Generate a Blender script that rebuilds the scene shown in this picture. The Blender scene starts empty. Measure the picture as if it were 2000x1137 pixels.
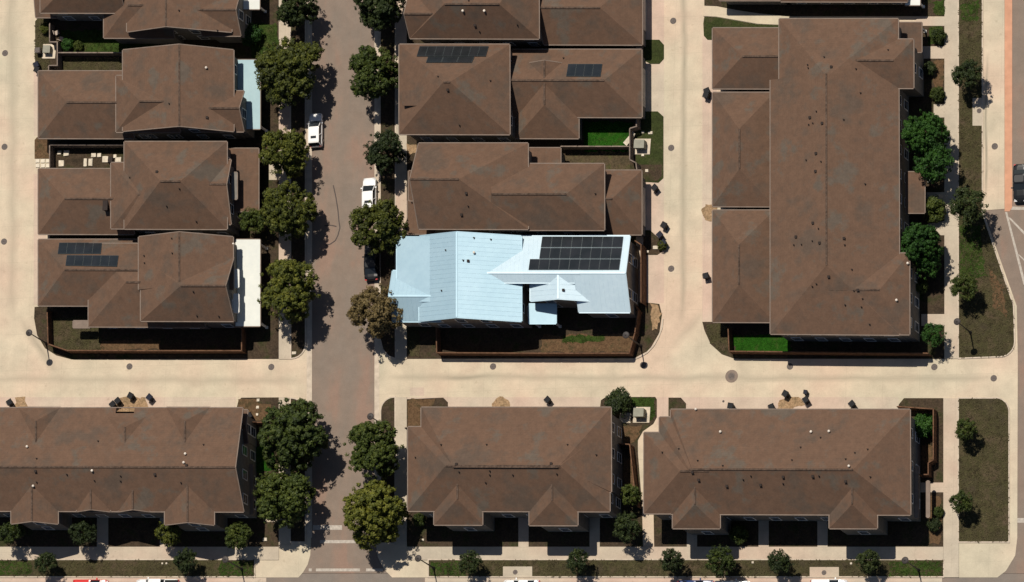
import bpy, bmesh, math, random
from mathutils import Vector, Quaternion

SC = bpy.context.scene
COL = SC.collection
R = math.radians

# ------------------------------------------------------------------ camera, sky, sun, exposure
CAM_DIST = 1200.0
PX = 0.0625                                   # metres per photograph pixel across the line of sight
VIEW = Vector((0.335, -0.24, 1.0)).normalized()   # aerial camera sits off to the lower right of the block
CAM_ROT = Vector((0, 0, 1)).rotation_difference(VIEW)
CAM_POS = VIEW * CAM_DIST
cam_data = bpy.data.cameras.new('camera')
cam_data.sensor_width = 36.0
cam_data.lens = 36.0 * CAM_DIST / (2000 * PX)
cam_data.clip_start = 10.0
cam_data.clip_end = 9000.0
cam = bpy.data.objects.new('camera', cam_data)
COL.objects.link(cam)
cam.rotation_mode = 'QUATERNION'
cam.rotation_quaternion = CAM_ROT
cam.location = CAM_POS
SC.camera = cam

SHADOW = Vector((0.085, -0.40, 0.0))           # how far, per metre of height, shadows fall on the ground
SUN_DIR = Vector((-SHADOW.x, -SHADOW.y, 1.0)).normalized()
world = bpy.data.worlds.new('World')
SC.world = world
world.use_nodes = True
wn = world.node_tree
wn.nodes.clear()
w_out = wn.nodes.new('ShaderNodeOutputWorld')
w_bg = wn.nodes.new('ShaderNodeBackground')
w_sky = wn.nodes.new('ShaderNodeTexSky')
w_sky.sky_type = 'NISHITA'
w_sky.sun_disc = False
w_sky.sun_elevation = math.asin(SUN_DIR.z)
w_sky.sun_rotation = math.atan2(SUN_DIR.x, SUN_DIR.y)
w_sky.altitude = 200
w_bg.inputs['Strength'].default_value = 0.05
wn.links.new(w_sky.outputs[0], w_bg.inputs[0])
wn.links.new(w_bg.outputs[0], w_out.inputs[0])
sun_data = bpy.data.lights.new('sun', 'SUN')
sun_data.energy = 4.6
sun_data.angle = R(0.53)
sun_data.color = (1.0, 0.935, 0.83)
sun = bpy.data.objects.new('sun', sun_data)
COL.objects.link(sun)
sun.rotation_mode = 'QUATERNION'
sun.rotation_quaternion = Vector((0, 0, 1)).rotation_difference(SUN_DIR)
sun.location = (0, 0, 120)
SC.view_settings.view_transform = 'Standard'
SC.view_settings.look = 'None'
SC.view_settings.exposure = 0.0
SC.view_settings.gamma = 1.0
SC.view_settings.use_curve_mapping = False
SC.cycles.max_bounces = 6
SC.cycles.diffuse_bounces = 3

# ------------------------------------------------------------------ survey: a point of the place from its photograph position and height
_ex = CAM_ROT @ Vector((1, 0, 0))
_ey = CAM_ROT @ Vector((0, 1, 0))

def P(u, v, z=0.0):
    d = _ex * ((u - 1000) * PX) + _ey * ((568.5 - v) * PX) - VIEW * CAM_DIST
    k = (z - CAM_POS.z) / d.z
    p = CAM_POS + d * k
    return Vector((p.x, p.y, z))

# ------------------------------------------------------------------ materials
MATS = {}

def nd(nt, t, **kw):
    n = nt.nodes.new(t)
    for k, v in kw.items():
        if k in ('operation', 'blend_type', 'data_type', 'noise_dimensions', 'feature', 'wave_type', 'bands_direction'):
            setattr(n, k, v)
        else:
            n.inputs[k].default_value = v
    return n

def base_mat(name, rough=0.8, spec=0.3, metal=0.0):
    m = bpy.data.materials.new(name)
    m.use_nodes = True
    nt = m.node_tree
    b = nt.nodes['Principled BSDF']
    b.inputs['Roughness'].default_value = rough
    b.inputs['Specular IOR Level'].default_value = spec
    b.inputs['Metallic'].default_value = metal
    MATS[name] = m
    return m, nt, b

def ramp(nt, fac, stops):
    r = nt.nodes.new('ShaderNodeValToRGB')
    els = r.color_ramp.elements
    while len(els) < len(stops):
        els.new(0.5)
    for e, (p, c) in zip(els, stops):
        e.position = p
        e.color = (*c, 1)
    nt.links.new(fac, r.inputs[0])
    return r.outputs[0]

def coords(nt, scale=1.0, stretch=(1, 1, 1)):
    g = nt.nodes.new('ShaderNodeNewGeometry')
    mp = nt.nodes.new('ShaderNodeMapping')
    mp.inputs['Scale'].default_value = [scale * s for s in stretch]
    nt.links.new(g.outputs['Position'], mp.inputs[0])
    return mp.outputs[0]

def noise(nt, vec, scale, detail=4, rough=0.55):
    n = nd(nt, 'ShaderNodeTexNoise', Scale=scale, Detail=detail, Roughness=rough)
    nt.links.new(vec, n.inputs['Vector'])
    return n.outputs['Fac']

def mixc(nt, fac, a, b, mode='MIX'):
    m = nt.nodes.new('ShaderNodeMix')
    m.data_type = 'RGBA'
    m.blend_type = mode
    for sock, val in ((0, fac), (6, a), (7, b)):
        if isinstance(val, bpy.types.NodeSocket):
            nt.links.new(val, m.inputs[sock])
        else:
            m.inputs[sock].default_value = val if sock == 0 else (*val, 1)
    return m.outputs[2]

def mth(nt, op, a, b=None, c=None):
    n = nt.nodes.new('ShaderNodeMath')
    n.operation = op
    for i, val in enumerate((a, b, c)):
        if val is None:
            continue
        if isinstance(val, bpy.types.NodeSocket):
            nt.links.new(val, n.inputs[i])
        else:
            n.inputs[i].default_value = val
    return n.outputs[0]

def bump(nt, b, h, strength=0.3, dist=0.05):
    n = nd(nt, 'ShaderNodeBump', Strength=strength, Distance=dist)
    nt.links.new(h, n.inputs['Height'])
    nt.links.new(n.outputs[0], b.inputs['Normal'])

def plain(name, col, rough=0.7, spec=0.3, metal=0.0, var=0.15, nscale=1.5):
    m, nt, b = base_mat(name, rough, spec, metal)
    f = noise(nt, coords(nt), nscale, 3)
    lo = tuple(c * (1 - var) for c in col)
    hi = tuple(min(1, c * (1 + var)) for c in col)
    nt.links.new(ramp(nt, f, [(0.3, lo), (0.7, hi)]), b.inputs['Base Color'])
    return m

def mat_shingle(name, c1, c2, c3):
    m, nt, b = base_mat(name, 0.92, 0.2)
    v = coords(nt)
    big = noise(nt, v, 0.24, 5, 0.62)
    mid = noise(nt, v, 1.1, 6, 0.7)
    col = ramp(nt, big, [(0.36, c1), (0.48, c2), (0.56, c2), (0.64, c3)])
    tone = ramp(nt, mid, [(0.25, (0.80, 0.81, 0.82)), (0.75, (1.15, 1.14, 1.13))])
    col = mixc(nt, 1.0, col, tone, 'MULTIPLY')
    grain = noise(nt, v, 4.5, 2, 0.7)
    g2 = ramp(nt, grain, [(0.3, (0.92, 0.92, 0.92)), (0.7, (1.06, 1.06, 1.06))])
    col = mixc(nt, 1.0, col, g2, 'MULTIPLY')
    # courses of shingles following height, so every slope gets its rows
    sep = nt.nodes.new('ShaderNodeSeparateXYZ')
    nt.links.new(v, sep.inputs[0])
    fr = mth(nt, 'FRACT', mth(nt, 'MULTIPLY', sep.outputs[2], 9.0))
    course = ramp(nt, fr, [(0.0, (0.94, 0.94, 0.94)), (0.22, (1.02, 1.02, 1.02))])
    col = mixc(nt, 1.0, col, course, 'MULTIPLY')
    nt.links.new(col, b.inputs['Base Color'])
    bump(nt, b, mth(nt, 'ADD', grain, mth(nt, 'MULTIPLY', fr, 0.5)), 0.25, 0.02)
    return m

def mat_concrete(name, c_light, c_pink, c_grey, streaks=()):
    m, nt, b = base_mat(name, 0.9, 0.25)
    v = coords(nt)
    n1 = noise(nt, v, 0.07, 3, 0.6)
    n2 = noise(nt, v, 0.35, 5, 0.65)
    n3 = noise(nt, v, 6.0, 3, 0.6)
    col = ramp(nt, n1, [(0.36, c_grey), (0.5, c_light), (0.64, c_pink)])
    col = mixc(nt, 1.0, col, ramp(nt, n2, [(0.25, (0.80, 0.80, 0.80)), (0.7, (1.07, 1.07, 1.06))]), 'MULTIPLY')
    col = mixc(nt, 1.0, col, ramp(nt, n3, [(0.3, (0.94, 0.94, 0.94)), (0.7, (1.04, 1.04, 1.04))]), 'MULTIPLY')
    spots = ramp(nt, noise(nt, v, 1.3, 4, 0.6), [(0.64, (1, 1, 1)), (0.72, (0.84, 0.83, 0.82))])
    col = mixc(nt, 1.0, col, spots, 'MULTIPLY')
    sep = nt.nodes.new('ShaderNodeSeparateXYZ')
    nt.links.new(v, sep.inputs[0])
    wob = mth(nt, 'MULTIPLY', mth(nt, 'SUBTRACT', noise(nt, v, 0.12, 3), 0.5), 3.0)
    for (p0, p1, wd, amt) in streaks:           # grime where wheels and run-off follow the middle of a lane
        a, c = P(*p0), P(*p1)
        d = (c - a).normalized()
        nx, ny = -d.y, d.x
        s = mth(nt, 'ADD', mth(nt, 'MULTIPLY', sep.outputs[0], nx), mth(nt, 'MULTIPLY', sep.outputs[1], ny))
        s = mth(nt, 'SUBTRACT', s, a.x * nx + a.y * ny)
        t = mth(nt, 'ADD', mth(nt, 'MULTIPLY', sep.outputs[0], d.x), mth(nt, 'MULTIPLY', sep.outputs[1], d.y))
        t = mth(nt, 'SUBTRACT', t, a.x * d.x + a.y * d.y)
        L = (c - a).length
        inside = mth(nt, 'MINIMUM', mth(nt, 'DIVIDE', t, 3.5), mth(nt, 'DIVIDE', mth(nt, 'SUBTRACT', L, t), 3.5))
        inside = mth(nt, 'MAXIMUM', mth(nt, 'MINIMUM', inside, 1.0), 0.0)
        fall = mth(nt, 'SUBTRACT', 1.0, mth(nt, 'DIVIDE', mth(nt, 'ABSOLUTE', mth(nt, 'ADD', s, mth(nt, 'MULTIPLY', wob, wd * 0.7))), wd))
        fall = mth(nt, 'MAXIMUM', fall, 0.0)
        fac = mth(nt, 'MULTIPLY', mth(nt, 'MULTIPLY', fall, inside), mth(nt, 'MULTIPLY', n2, amt * 2))
        col = mixc(nt, fac, col, (c_grey[0] * 0.5, c_grey[1] * 0.5, c_grey[2] * 0.5))
    # saw-cut joints
    for ax, per in ((0, 4.6), (1, 4.6)):
        fr = mth(nt, 'FRACT', mth(nt, 'DIVIDE', mth(nt, 'ADD', sep.outputs[ax], 500.0), per))
        line = mth(nt, 'LESS_THAN', fr, 0.012)
        col = mixc(nt, mth(nt, 'MULTIPLY', line, 0.2), col, (c_grey[0] * 0.55, c_grey[1] * 0.55, c_grey[2] * 0.55))
    nt.links.new(col, b.inputs['Base Color'])
    bump(nt, b, n3, 0.15, 0.01)
    return m

def mat_asphalt(name, c1, c2, c3):
    m, nt, b = base_mat(name, 0.9, 0.25)
    v = coords(nt)
    n1 = noise(nt, coords(nt, 1.0, (1.6, 0.6, 1)), 0.16, 4, 0.6)
    n2 = noise(nt, v, 0.7, 5, 0.7)
    n3 = noise(nt, v, 9.0, 2, 0.7)
    col = ramp(nt, n1, [(0.38, c1), (0.52, c2), (0.62, c3)])
    col = mixc(nt, 1.0, col, ramp(nt, n2, [(0.25, (0.88, 0.88, 0.88)), (0.75, (1.1, 1.1, 1.1))]), 'MULTIPLY')
    col = mixc(nt, 1.0, col, ramp(nt, n3, [(0.3, (0.9, 0.9, 0.9)), (0.7, (1.08, 1.08, 1.08))]), 'MULTIPLY')
    nt.links.new(col, b.inputs['Base Color'])
    bump(nt, b, n3, 0.3, 0.01)
    return m

def mat_soil(name, c1, c2, c3, scale=0.55):
    m, nt, b = base_mat(name, 0.98, 0.1)
    v = coords(nt)
    n1 = noise(nt, v, scale, 5, 0.65)
    n2 = noise(nt, v, 5.0, 4, 0.75)
    col = ramp(nt, n1, [(0.33, c1), (0.5, c2), (0.66, c3)])
    col = mixc(nt, 1.0, col, ramp(nt, n2, [(0.3, (0.55, 0.55, 0.55)), (0.7, (1.4, 1.4, 1.4))]), 'MULTIPLY')
    nt.links.new(col, b.inputs['Base Color'])
    bump(nt, b, n2, 0.9, 0.12)
    return m

def mat_leaf(name, lo, mid, hi, scale=0.9):
    m, nt, b = base_mat(name, 0.65, 0.25)
    oi = nt.nodes.new('ShaderNodeObjectInfo')
    g = nt.nodes.new('ShaderNodeNewGeometry')
    f = noise(nt, g.outputs['Position'], scale, 3, 0.6)
    r = mth(nt, 'MULTIPLY', g.outputs['Random Per Island'], 0.28)
    s = mth(nt, 'ADD', mth(nt, 'MULTIPLY', f, 0.85), r)
    s = mth(nt, 'ADD', s, mth(nt, 'MULTIPLY', mth(nt, 'SUBTRACT', oi.outputs['Random'], 0.5), 0.18))
    col = ramp(nt, s, [(0.3, lo), (0.55, mid), (0.85, hi)])
    nt.links.new(col, b.inputs['Base Color'])
    return m

mat_shingle('shingle', (0.098, 0.068, 0.050), (0.124, 0.074, 0.049), (0.107, 0.083, 0.064))
mat_shingle('shingle_dark', (0.086, 0.060, 0.045), (0.107, 0.066, 0.045), (0.094, 0.076, 0.062))
STREAKS = [((1334, -60), (1334, 640), 0.55, 0.55), ((-60, 742), (600, 742), 0.7, 0.35), ((740, 737), (1960, 739), 0.6, 0.4),
           ((24, -60), (24, 640), 0.9, 0.35), ((850, 741), (965, 735), 0.35, 0.7), ((30, 610), (120, 745), 0.9, 0.5),
           ((1300, 690), (1385, 590), 0.8, 0.3), ((1928, 100), (1925, 400), 0.25, 0.8)]
mat_concrete('concrete', (0.545, 0.455, 0.338), (0.565, 0.430, 0.322), (0.490, 0.432, 0.322), STREAKS)
mat_concrete('sidewalk_concrete', (0.47, 0.395, 0.305), (0.50, 0.375, 0.290), (0.45, 0.39, 0.305))
mat_concrete('apron_concrete', (0.51, 0.40, 0.315), (0.53, 0.385, 0.305), (0.48, 0.41, 0.32))
plain('kerb_concrete', (0.48, 0.40, 0.315), 0.9, 0.2)
plain('brick_band', (0.52, 0.27, 0.17), 0.9, 0.2, 0, 0.12, 0.8)
mat_asphalt('asphalt', (0.196, 0.156, 0.126), (0.212, 0.160, 0.126), (0.242, 0.162, 0.123))
mat_asphalt('asphalt_grey', (0.185, 0.158, 0.135), (0.198, 0.163, 0.137), (0.21, 0.165, 0.135))
plain('road_paint', (0.40, 0.355, 0.305), 0.8, 0.2, 0, 0.2, 3)
plain('tar', (0.06, 0.045, 0.04), 0.7, 0.3)
mat_soil('earth', (0.055, 0.045, 0.026), (0.085, 0.062, 0.036), (0.06, 0.066, 0.022))
mat_soil('mulch', (0.040, 0.030, 0.020), (0.062, 0.043, 0.028), (0.038, 0.040, 0.016))
mat_soil('dirt', (0.085, 0.051, 0.027), (0.122, 0.073, 0.039), (0.063, 0.048, 0.024), 0.8)
mat_soil('sandy_dirt', (0.27, 0.17, 0.095), (0.34, 0.225, 0.13), (0.22, 0.15, 0.085), 0.8)
mat_soil('lawn_green', (0.026, 0.044, 0.010), (0.034, 0.060, 0.011), (0.052, 0.056, 0.018), 0.5)
mat_soil('lawn_dull', (0.030, 0.036, 0.013), (0.036, 0.046, 0.014), (0.056, 0.052, 0.024), 0.5)
mat_soil('lawn_bright', (0.012, 0.048, 0.004), (0.016, 0.076, 0.005), (0.036, 0.058, 0.012), 0.9)
mat_soil('lawn_dry', (0.054, 0.043, 0.026), (0.055, 0.050, 0.022), (0.080, 0.058, 0.036), 0.35)
plain('wall_siding', (0.175, 0.160, 0.140), 0.85, 0.2)
plain('wall_tan', (0.24, 0.205, 0.165), 0.85, 0.2)
plain('wall_grey', (0.27, 0.27, 0.27), 0.85, 0.2)
plain('trim', (0.185, 0.138, 0.108), 0.7, 0.3)
plain('trim_white', (0.72, 0.70, 0.66), 0.6, 0.3)
plain('ridge_cap', (0.082, 0.056, 0.042), 0.95, 0.1, 0, 0.4, 3)
plain('wood_fence', (0.125, 0.066, 0.038), 0.9, 0.15, 0, 0.35, 2)
plain('wood_fence_grey', (0.20, 0.155, 0.125), 0.9, 0.15, 0, 0.3, 2)
plain('bark', (0.075, 0.052, 0.036), 0.95, 0.1, 0, 0.35, 5)
plain('pipe_dark', (0.030, 0.022, 0.019), 0.8, 0.15)
plain('pipe_white', (0.62, 0.55, 0.47), 0.5, 0.4)
plain('garage_door', (0.48, 0.43, 0.37), 0.6, 0.3)
plain('bin_plastic', (0.008, 0.008, 0.010), 0.6, 0.2)
plain('bin_blue', (0.008, 0.010, 0.022), 0.6, 0.2)
plain('rubber', (0.012, 0.012, 0.012), 0.8, 0.3)
plain('rim', (0.35, 0.35, 0.36), 0.3, 0.5, 0.8)
plain('iron', (0.105, 0.085, 0.075), 0.75, 0.4, 0.0, 0.25, 6)
plain('lamp_metal', (0.045, 0.037, 0.034), 0.55, 0.4)
plain('lamp_glass', (0.32, 0.30, 0.27), 0.3, 0.5)
plain('box_green', (0.23, 0.22, 0.17), 0.6, 0.3)
plain('pad', (0.52, 0.44, 0.34), 0.9, 0.2)
plain('stone', (0.55, 0.48, 0.38), 0.9, 0.2, 0, 0.25, 2)
plain('paver', (0.62, 0.55, 0.44), 0.9, 0.2, 0, 0.1, 2)
plain('solar_frame', (0.055, 0.066, 0.068), 0.55, 0.4, 0.2)
plain('fabric', (0.40, 0.33, 0.28), 0.9, 0.1)

m_, nt_, b_ = base_mat('solar_glass', 0.22, 0.5)
v_ = coords(nt_)
nt_.links.new(ramp(nt_, noise(nt_, v_, 0.6, 2), [(0.35, (0.012, 0.015, 0.017)), (0.65, (0.019, 0.021, 0.024))]), b_.inputs['Base Color'])
m_, nt_, b_ = base_mat('window_glass', 0.08, 0.6)
b_.inputs['Base Color'].default_value = (0.020, 0.023, 0.027, 1)

def mat_metal_roof(name, c1, c2, rough, metal=0.0):
    m, nt, b = base_mat(name, rough, 0.35, metal)
    v = coords(nt)
    n1 = noise(nt, v, 0.22, 4, 0.6)
    n2 = noise(nt, v, 1.6, 3, 0.6)
    col = ramp(nt, n1, [(0.35, c1), (0.65, c2)])
    col = mixc(nt, 1.0, col, ramp(nt, n2, [(0.3, (0.95, 0.96, 0.97)), (0.7, (1.03, 1.03, 1.02))]), 'MULTIPLY')
    nt.links.new(col, b.inputs['Base Color'])
    bump(nt, b, n2, 0.05, 0.03)
    return m
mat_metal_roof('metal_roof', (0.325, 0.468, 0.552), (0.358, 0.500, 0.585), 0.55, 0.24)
mat_metal_roof('metal_roof_painted_sheen', (0.490, 0.615, 0.690), (0.530, 0.650, 0.725), 0.48, 0.12)  # lighter copy of the roof metal, the sun's sheen put into its base colour
mat_metal_roof('metal_teal', (0.30, 0.43, 0.47), (0.34, 0.47, 0.50), 0.65)
mat_metal_roof('metal_white', (0.60, 0.61, 0.57), (0.66, 0.67, 0.62), 0.65)

def mat_paint(name, col, rough=0.25):
    m, nt, b = base_mat(name, rough, 0.5)
    b.inputs['Coat Weight'].default_value = 0.5 if max(col) > 0.2 else 0.1
    b.inputs['Specular IOR Level'].default_value = 0.5 if max(col) > 0.2 else 0.25
    b.inputs['Coat Roughness'].default_value = 0.08
    f = noise(nt, coords(nt), 3.0, 2)
    nt.links.new(ramp(nt, f, [(0.3, tuple(c * 0.94 for c in col)), (0.7, col)]), b.inputs['Base Color'])
    return m
mat_paint('car_white', (0.80, 0.79, 0.77))
mat_paint('car_black', (0.012, 0.012, 0.014))
mat_paint('car_red', (0.55, 0.015, 0.012))
mat_paint('car_blue', (0.02, 0.04, 0.13))
mat_paint('car_grey', (0.05, 0.055, 0.06))
mat_paint('car_cream', (0.62, 0.50, 0.36))
plain('car_glass', (0.022, 0.026, 0.030), 0.1, 0.6, 0, 0.1)
plain('light_lens', (0.55, 0.55, 0.55), 0.15, 0.6)
plain('light_red', (0.35, 0.01, 0.01), 0.2, 0.6)

mat_leaf('leaf_olive', (0.016, 0.021, 0.003), (0.056, 0.066, 0.007), (0.135, 0.132, 0.015))
mat_leaf('leaf_green', (0.010, 0.018, 0.003), (0.031, 0.047, 0.006), (0.074, 0.090, 0.012))
mat_leaf('leaf_bright', (0.006, 0.022, 0.003), (0.016, 0.054, 0.005), (0.036, 0.090, 0.009))
mat_leaf('leaf_dark', (0.007, 0.013, 0.003), (0.018, 0.029, 0.006), (0.042, 0.056, 0.011))
mat_leaf('leaf_brown', (0.040, 0.028, 0.010), (0.100, 0.072, 0.026), (0.185, 0.132, 0.052))

# ------------------------------------------------------------------ mesh helpers
class MB:
    """collects vertices and faces of one mesh"""
    def __init__(self):
        self.v, self.f = [], []
    def add(self, vs, fs):
        o = len(self.v)
        self.v += [Vector(x) for x in vs]
        self.f += [tuple(i + o for i in f) for f in fs]
    def box(self, c, sx, sy, sz, rz=0.0):
        ca, sa = math.cos(rz), math.sin(rz)
        vs = []
        for z in (-sz / 2, sz / 2):
            for x, y in ((-sx / 2, -sy / 2), (sx / 2, -sy / 2), (sx / 2, sy / 2), (-sx / 2, sy / 2)):
                vs.append((c[0] + x * ca - y * sa, c[1] + x * sa + y * ca, c[2] + z))
        self.add(vs, [(3, 2, 1, 0), (4, 5, 6, 7), (0, 1, 5, 4), (1, 2, 6, 5), (2, 3, 7, 6), (3, 0, 4, 7)])
    def prism(self, poly, z0, z1):
        """poly: counter-clockwise xy points"""
        n = len(poly)
        vs = [(p[0], p[1], z0) for p in poly] + [(p[0], p[1], z1) for p in poly]
        self.add(vs, [tuple(range(n - 1, -1, -1)), tuple(range(n, 2 * n))] + [(i, (i + 1) % n, n + (i + 1) % n, n + i) for i in range(n)])
    def bar(self, a, b, w, h):
        """square bar from a to b, w wide, h high, upright section"""
        a, b = Vector(a), Vector(b)
        d = (b - a)
        s = Vector((-d.y, d.x, 0))
        if s.length < 1e-6:
            s = Vector((1, 0, 0))
        s = s.normalized() * (w / 2)
        up = Vector((0, 0, h / 2))
        vs = [a - s - up, a + s - up, a + s + up, a - s + up, b - s - up, b + s - up, b + s + up, b - s + up]
        self.add(vs, [(0, 1, 2, 3), (7, 6, 5, 4), (0, 4, 5, 1), (1, 5, 6, 2), (2, 6, 7, 3), (3, 7, 4, 0)])
    def tube(self, pts, rad, n=8, cap=True):
        rings = []
        for i, p in enumerate(pts):
            p = Vector(p)
            d = Vector(pts[min(i + 1, len(pts) - 1)]) - Vector(pts[max(i - 1, 0)])
            d.normalize()
            a = d.cross(Vector((0.3, 0.9, 0.1))).normalized()
            b = d.cross(a)
            r = rad[i] if isinstance(rad, (list, tuple)) else rad
            rings.append([p + (a * math.cos(t) + b * math.sin(t)) * r for t in (2 * math.pi * k / n for k in range(n))])
        vs = [x for r in rings for x in r]
        fs = []
        for i in range(len(rings) - 1):
            for k in range(n):
                fs.append((i * n + k, i * n + (k + 1) % n, (i + 1) * n + (k + 1) % n, (i + 1) * n + k))
        if cap:
            fs.append(tuple(range(n - 1, -1, -1)))
            fs.append(tuple((len(rings) - 1) * n + k for k in range(n)))
        self.add(vs, fs)
    def lathe(self, c, prof, n=16):
        """prof: (radius, z) from the bottom up"""
        vs, fs = [], []
        for r, z in prof:
            for k in range(n):
                t = 2 * math.pi * k / n
                vs.append((c[0] + r * math.cos(t), c[1] + r * math.sin(t), c[2] + z))
        for i in range(len(prof) - 1):
            for k in range(n):
                fs.append((i * n + k, i * n + (k + 1) % n, (i + 1) * n + (k + 1) % n, (i + 1) * n + k))
        fs.append(tuple(range(n - 1, -1, -1)))
        fs.append(tuple((len(prof) - 1) * n + k for k in range(n)))
        self.add(vs, fs)
    def mesh(self, name, mat, org=None, smooth=False):
        me = bpy.data.meshes.new(name)
        o = org or Vector((0, 0, 0))
        me.from_pydata([tuple(x - o) for x in self.v], [], self.f)
        me.materials.append(MATS[mat])
        if smooth:
            for p in me.polygons:
                p.use_smooth = True
        me.update()
        return me
    def build(self, name, mat, parent=None, org=None, smooth=False):
        if parent is not None and org is None:
            org = parent_org(parent)
        ob = bpy.data.objects.new(name, self.mesh(name, mat, org, smooth))
        COL.objects.link(ob)
        if parent is not None:
            ob.parent = parent
        elif org is not None:
            ob.location = org
        return ob

def parent_org(o):
    p = Vector((0, 0, 0))
    while o is not None:
        p += o.location
        o = o.parent
    return p

def thing(name, label, cat, loc=(0, 0, 0), group=None):
    o = bpy.data.objects.new(name, None)
    o.empty_display_size = 0.3
    COL.objects.link(o)
    o.location = loc
    tag(o, label, cat, group)
    return o

def tag(o, label, cat, group=None):
    o['label'] = label
    o['category'] = cat
    if group:
        o['group'] = group
    return o

def copy_tree(o, parent=None):
    c = o.copy()
    COL.objects.link(c)
    c.parent = parent
    for ch in list(o.children):
        copy_tree(ch, c)
    return c

def structure(o):
    o['kind'] = 'structure'
    return o

def ccw(poly):
    a = sum(poly[i].x * poly[(i + 1) % len(poly)].y - poly[(i + 1) % len(poly)].x * poly[i].y for i in range(len(poly)))
    return poly if a > 0 else poly[::-1]

def gpoly(px):
    return ccw([P(u, v) for u, v in px])

def slab(name, px, z0, z1, mat):
    m = MB()
    m.prism(gpoly(px), z0, z1)
    return structure(m.build(name, mat))

def arc(cx, cy, r, a0, a1, n=8):
    return [(cx + r * math.cos(R(a0 + (a1 - a0) * i / n)), cy + r * math.sin(R(a0 + (a1 - a0) * i / n))) for i in range(n + 1)]

def offset_poly(poly, d):
    out = []
    n = len(poly)
    for i in range(n):
        a, b, c = poly[i - 1], poly[i], poly[(i + 1) % n]
        e1 = (b - a).normalized()
        e2 = (c - b).normalized()
        n1 = Vector((e1.y, -e1.x, 0))
        n2 = Vector((e2.y, -e2.x, 0))
        k = (n1 + n2)
        k = k / max(0.3, k.length_squared / 2)
        out.append(b + k * d)
    return out

def kerb(px, w=0.16, z=0.115):
    poly = gpoly(px)
    o1 = offset_poly(poly, w)
    n = len(poly)
    m = MB()
    vs = [(p.x, p.y, z) for p in poly] + [(p.x, p.y, z) for p in o1] + [(p.x, p.y, -0.05) for p in o1] + [(p.x, p.y, -0.05) for p in poly]
    fs = []
    for i in range(n):
        j = (i + 1) % n
        fs += [(i, n + i, n + j, j), (n + i, 2 * n + i, 2 * n + j, n + j), (3 * n + i, i, j, 3 * n + j)]
    m.add(vs, fs)
    return structure(m.build('kerb', 'kerb_concrete'))

VERGES = []
def bed(name, px, mat, z=0.09, kerbed=False):
    if mat == 'lawn_dry':
        VERGES.append(px)
    if kerbed:
        kerb(px)
    return slab(name, px, -0.06, z, mat)

# ------------------------------------------------------------------ the ground, streets, alleys, pavements, beds
m = MB()
m.add([(-2500, -2500, -0.12), (2500, -2500, -0.12), (2500, 2500, -0.12), (-2500, 2500, -0.12)], [(0, 1, 2, 3)])
structure(m.build('ground', 'earth'))

slab('street', [(585, -700), (760, -700), (760, 1120), (585, 1120)], -0.11, -0.004, 'asphalt')
slab('cross_street', [(-700, 1120.5), (2600, 1120.5), (2600, 1330), (-700, 1330)], -0.11, -0.006, 'asphalt_grey')
slab('side_street', [(1900, -700), (2300, -700), (2300, 1120), (1900, 1120)], -0.11, -0.008, 'asphalt')

# concrete of the two blocks: alleys and drives in one pour
slab('alley', [(-300, -300), (607.5, -300), (607.5, 1060), (606, 1085), (601, 1103), (592, 1118), (583, 1128), (-300, 1128)], -0.1, 0.02, 'concrete')
slab('alley', [(734, -300), (1962, -300), (1962, 408), (1921, 411), (1930, 440), (1986, 598), (1988, 700), (1987, 1050)] +
     [(1983, 1085), (1965, 1115), (1948, 1128), (830, 1128), (766, 1128), (750, 1112), (738, 1088), (734, 1060)], -0.1, 0.022, 'concrete')
slab('brick_gutter', [(1962.3, -300), (1977, -300), (1977, 405), (1972, 413), (1962.3, 413)], -0.1, 0.03, 'brick_band')
slab('driveway_apron', [(-100, 776), (461, 776), (461, 820), (-100, 820)], 0.0, 0.030, 'apron_concrete')
slab('driveway_apron', [(795, 776), (1172, 776), (1172, 830), (795, 830)], 0.0, 0.030, 'apron_concrete')
slab('driveway_apron', [(1283, 776), (1755, 776), (1755, 830), (1283, 830)], 0.0, 0.030, 'apron_concrete')
slab('driveway_apron', [(1372, 70), (1400, 70), (1400, 640), (1372, 628)], 0.0, 0.030, 'apron_concrete')
slab('driveway_apron', [(66, 140), (90, 140), (90, 265), (66, 265)], 0.0, 0.030, 'apron_concrete')
slab('driveway_apron', [(66, 340), (90, 340), (90, 595), (66, 595)], 0.0, 0.030, 'apron_concrete')
slab('driveway_apron', [(1245, -60), (1297, -60), (1297, 592), (1245, 592)], 0.0, 0.028, 'apron_concrete')

# sidewalks
slab('sidewalk', [(545, -300), (567, -300), (567, 702), (545, 702)], -0.05, 0.11, 'sidewalk_concrete')
slab('sidewalk', [(545, 776), (567, 776), (567, 1066), (545, 1066)], -0.05, 0.11, 'sidewalk_concrete')
slab('sidewalk', [(772, -300), (795, -300), (795, 702), (772, 702)], -0.05, 0.11, 'sidewalk_concrete')
slab('sidewalk', [(771, 776), (795, 776), (795, 1066), (771, 1066)], -0.05, 0.11, 'sidewalk_concrete')
slab('sidewalk', [(1845, -300), (1873, -300), (1873, 701), (1845, 701)], -0.05, 0.11, 'sidewalk_concrete')
slab('sidewalk', [(1843, 778), (1873, 778), (1873, 1128), (1843, 1128)], -0.05, 0.11, 'sidewalk_concrete')
slab('sidewalk', [(-300, 1068.3), (545, 1068.3), (545, 1094), (-300, 1094)], -0.05, 0.108, 'sidewalk_concrete')
slab('sidewalk', [(797, 1068.3), (1842.7, 1068.3), (1842.7, 1094), (797, 1094)], -0.05, 0.108, 'sidewalk_concrete')

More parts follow.
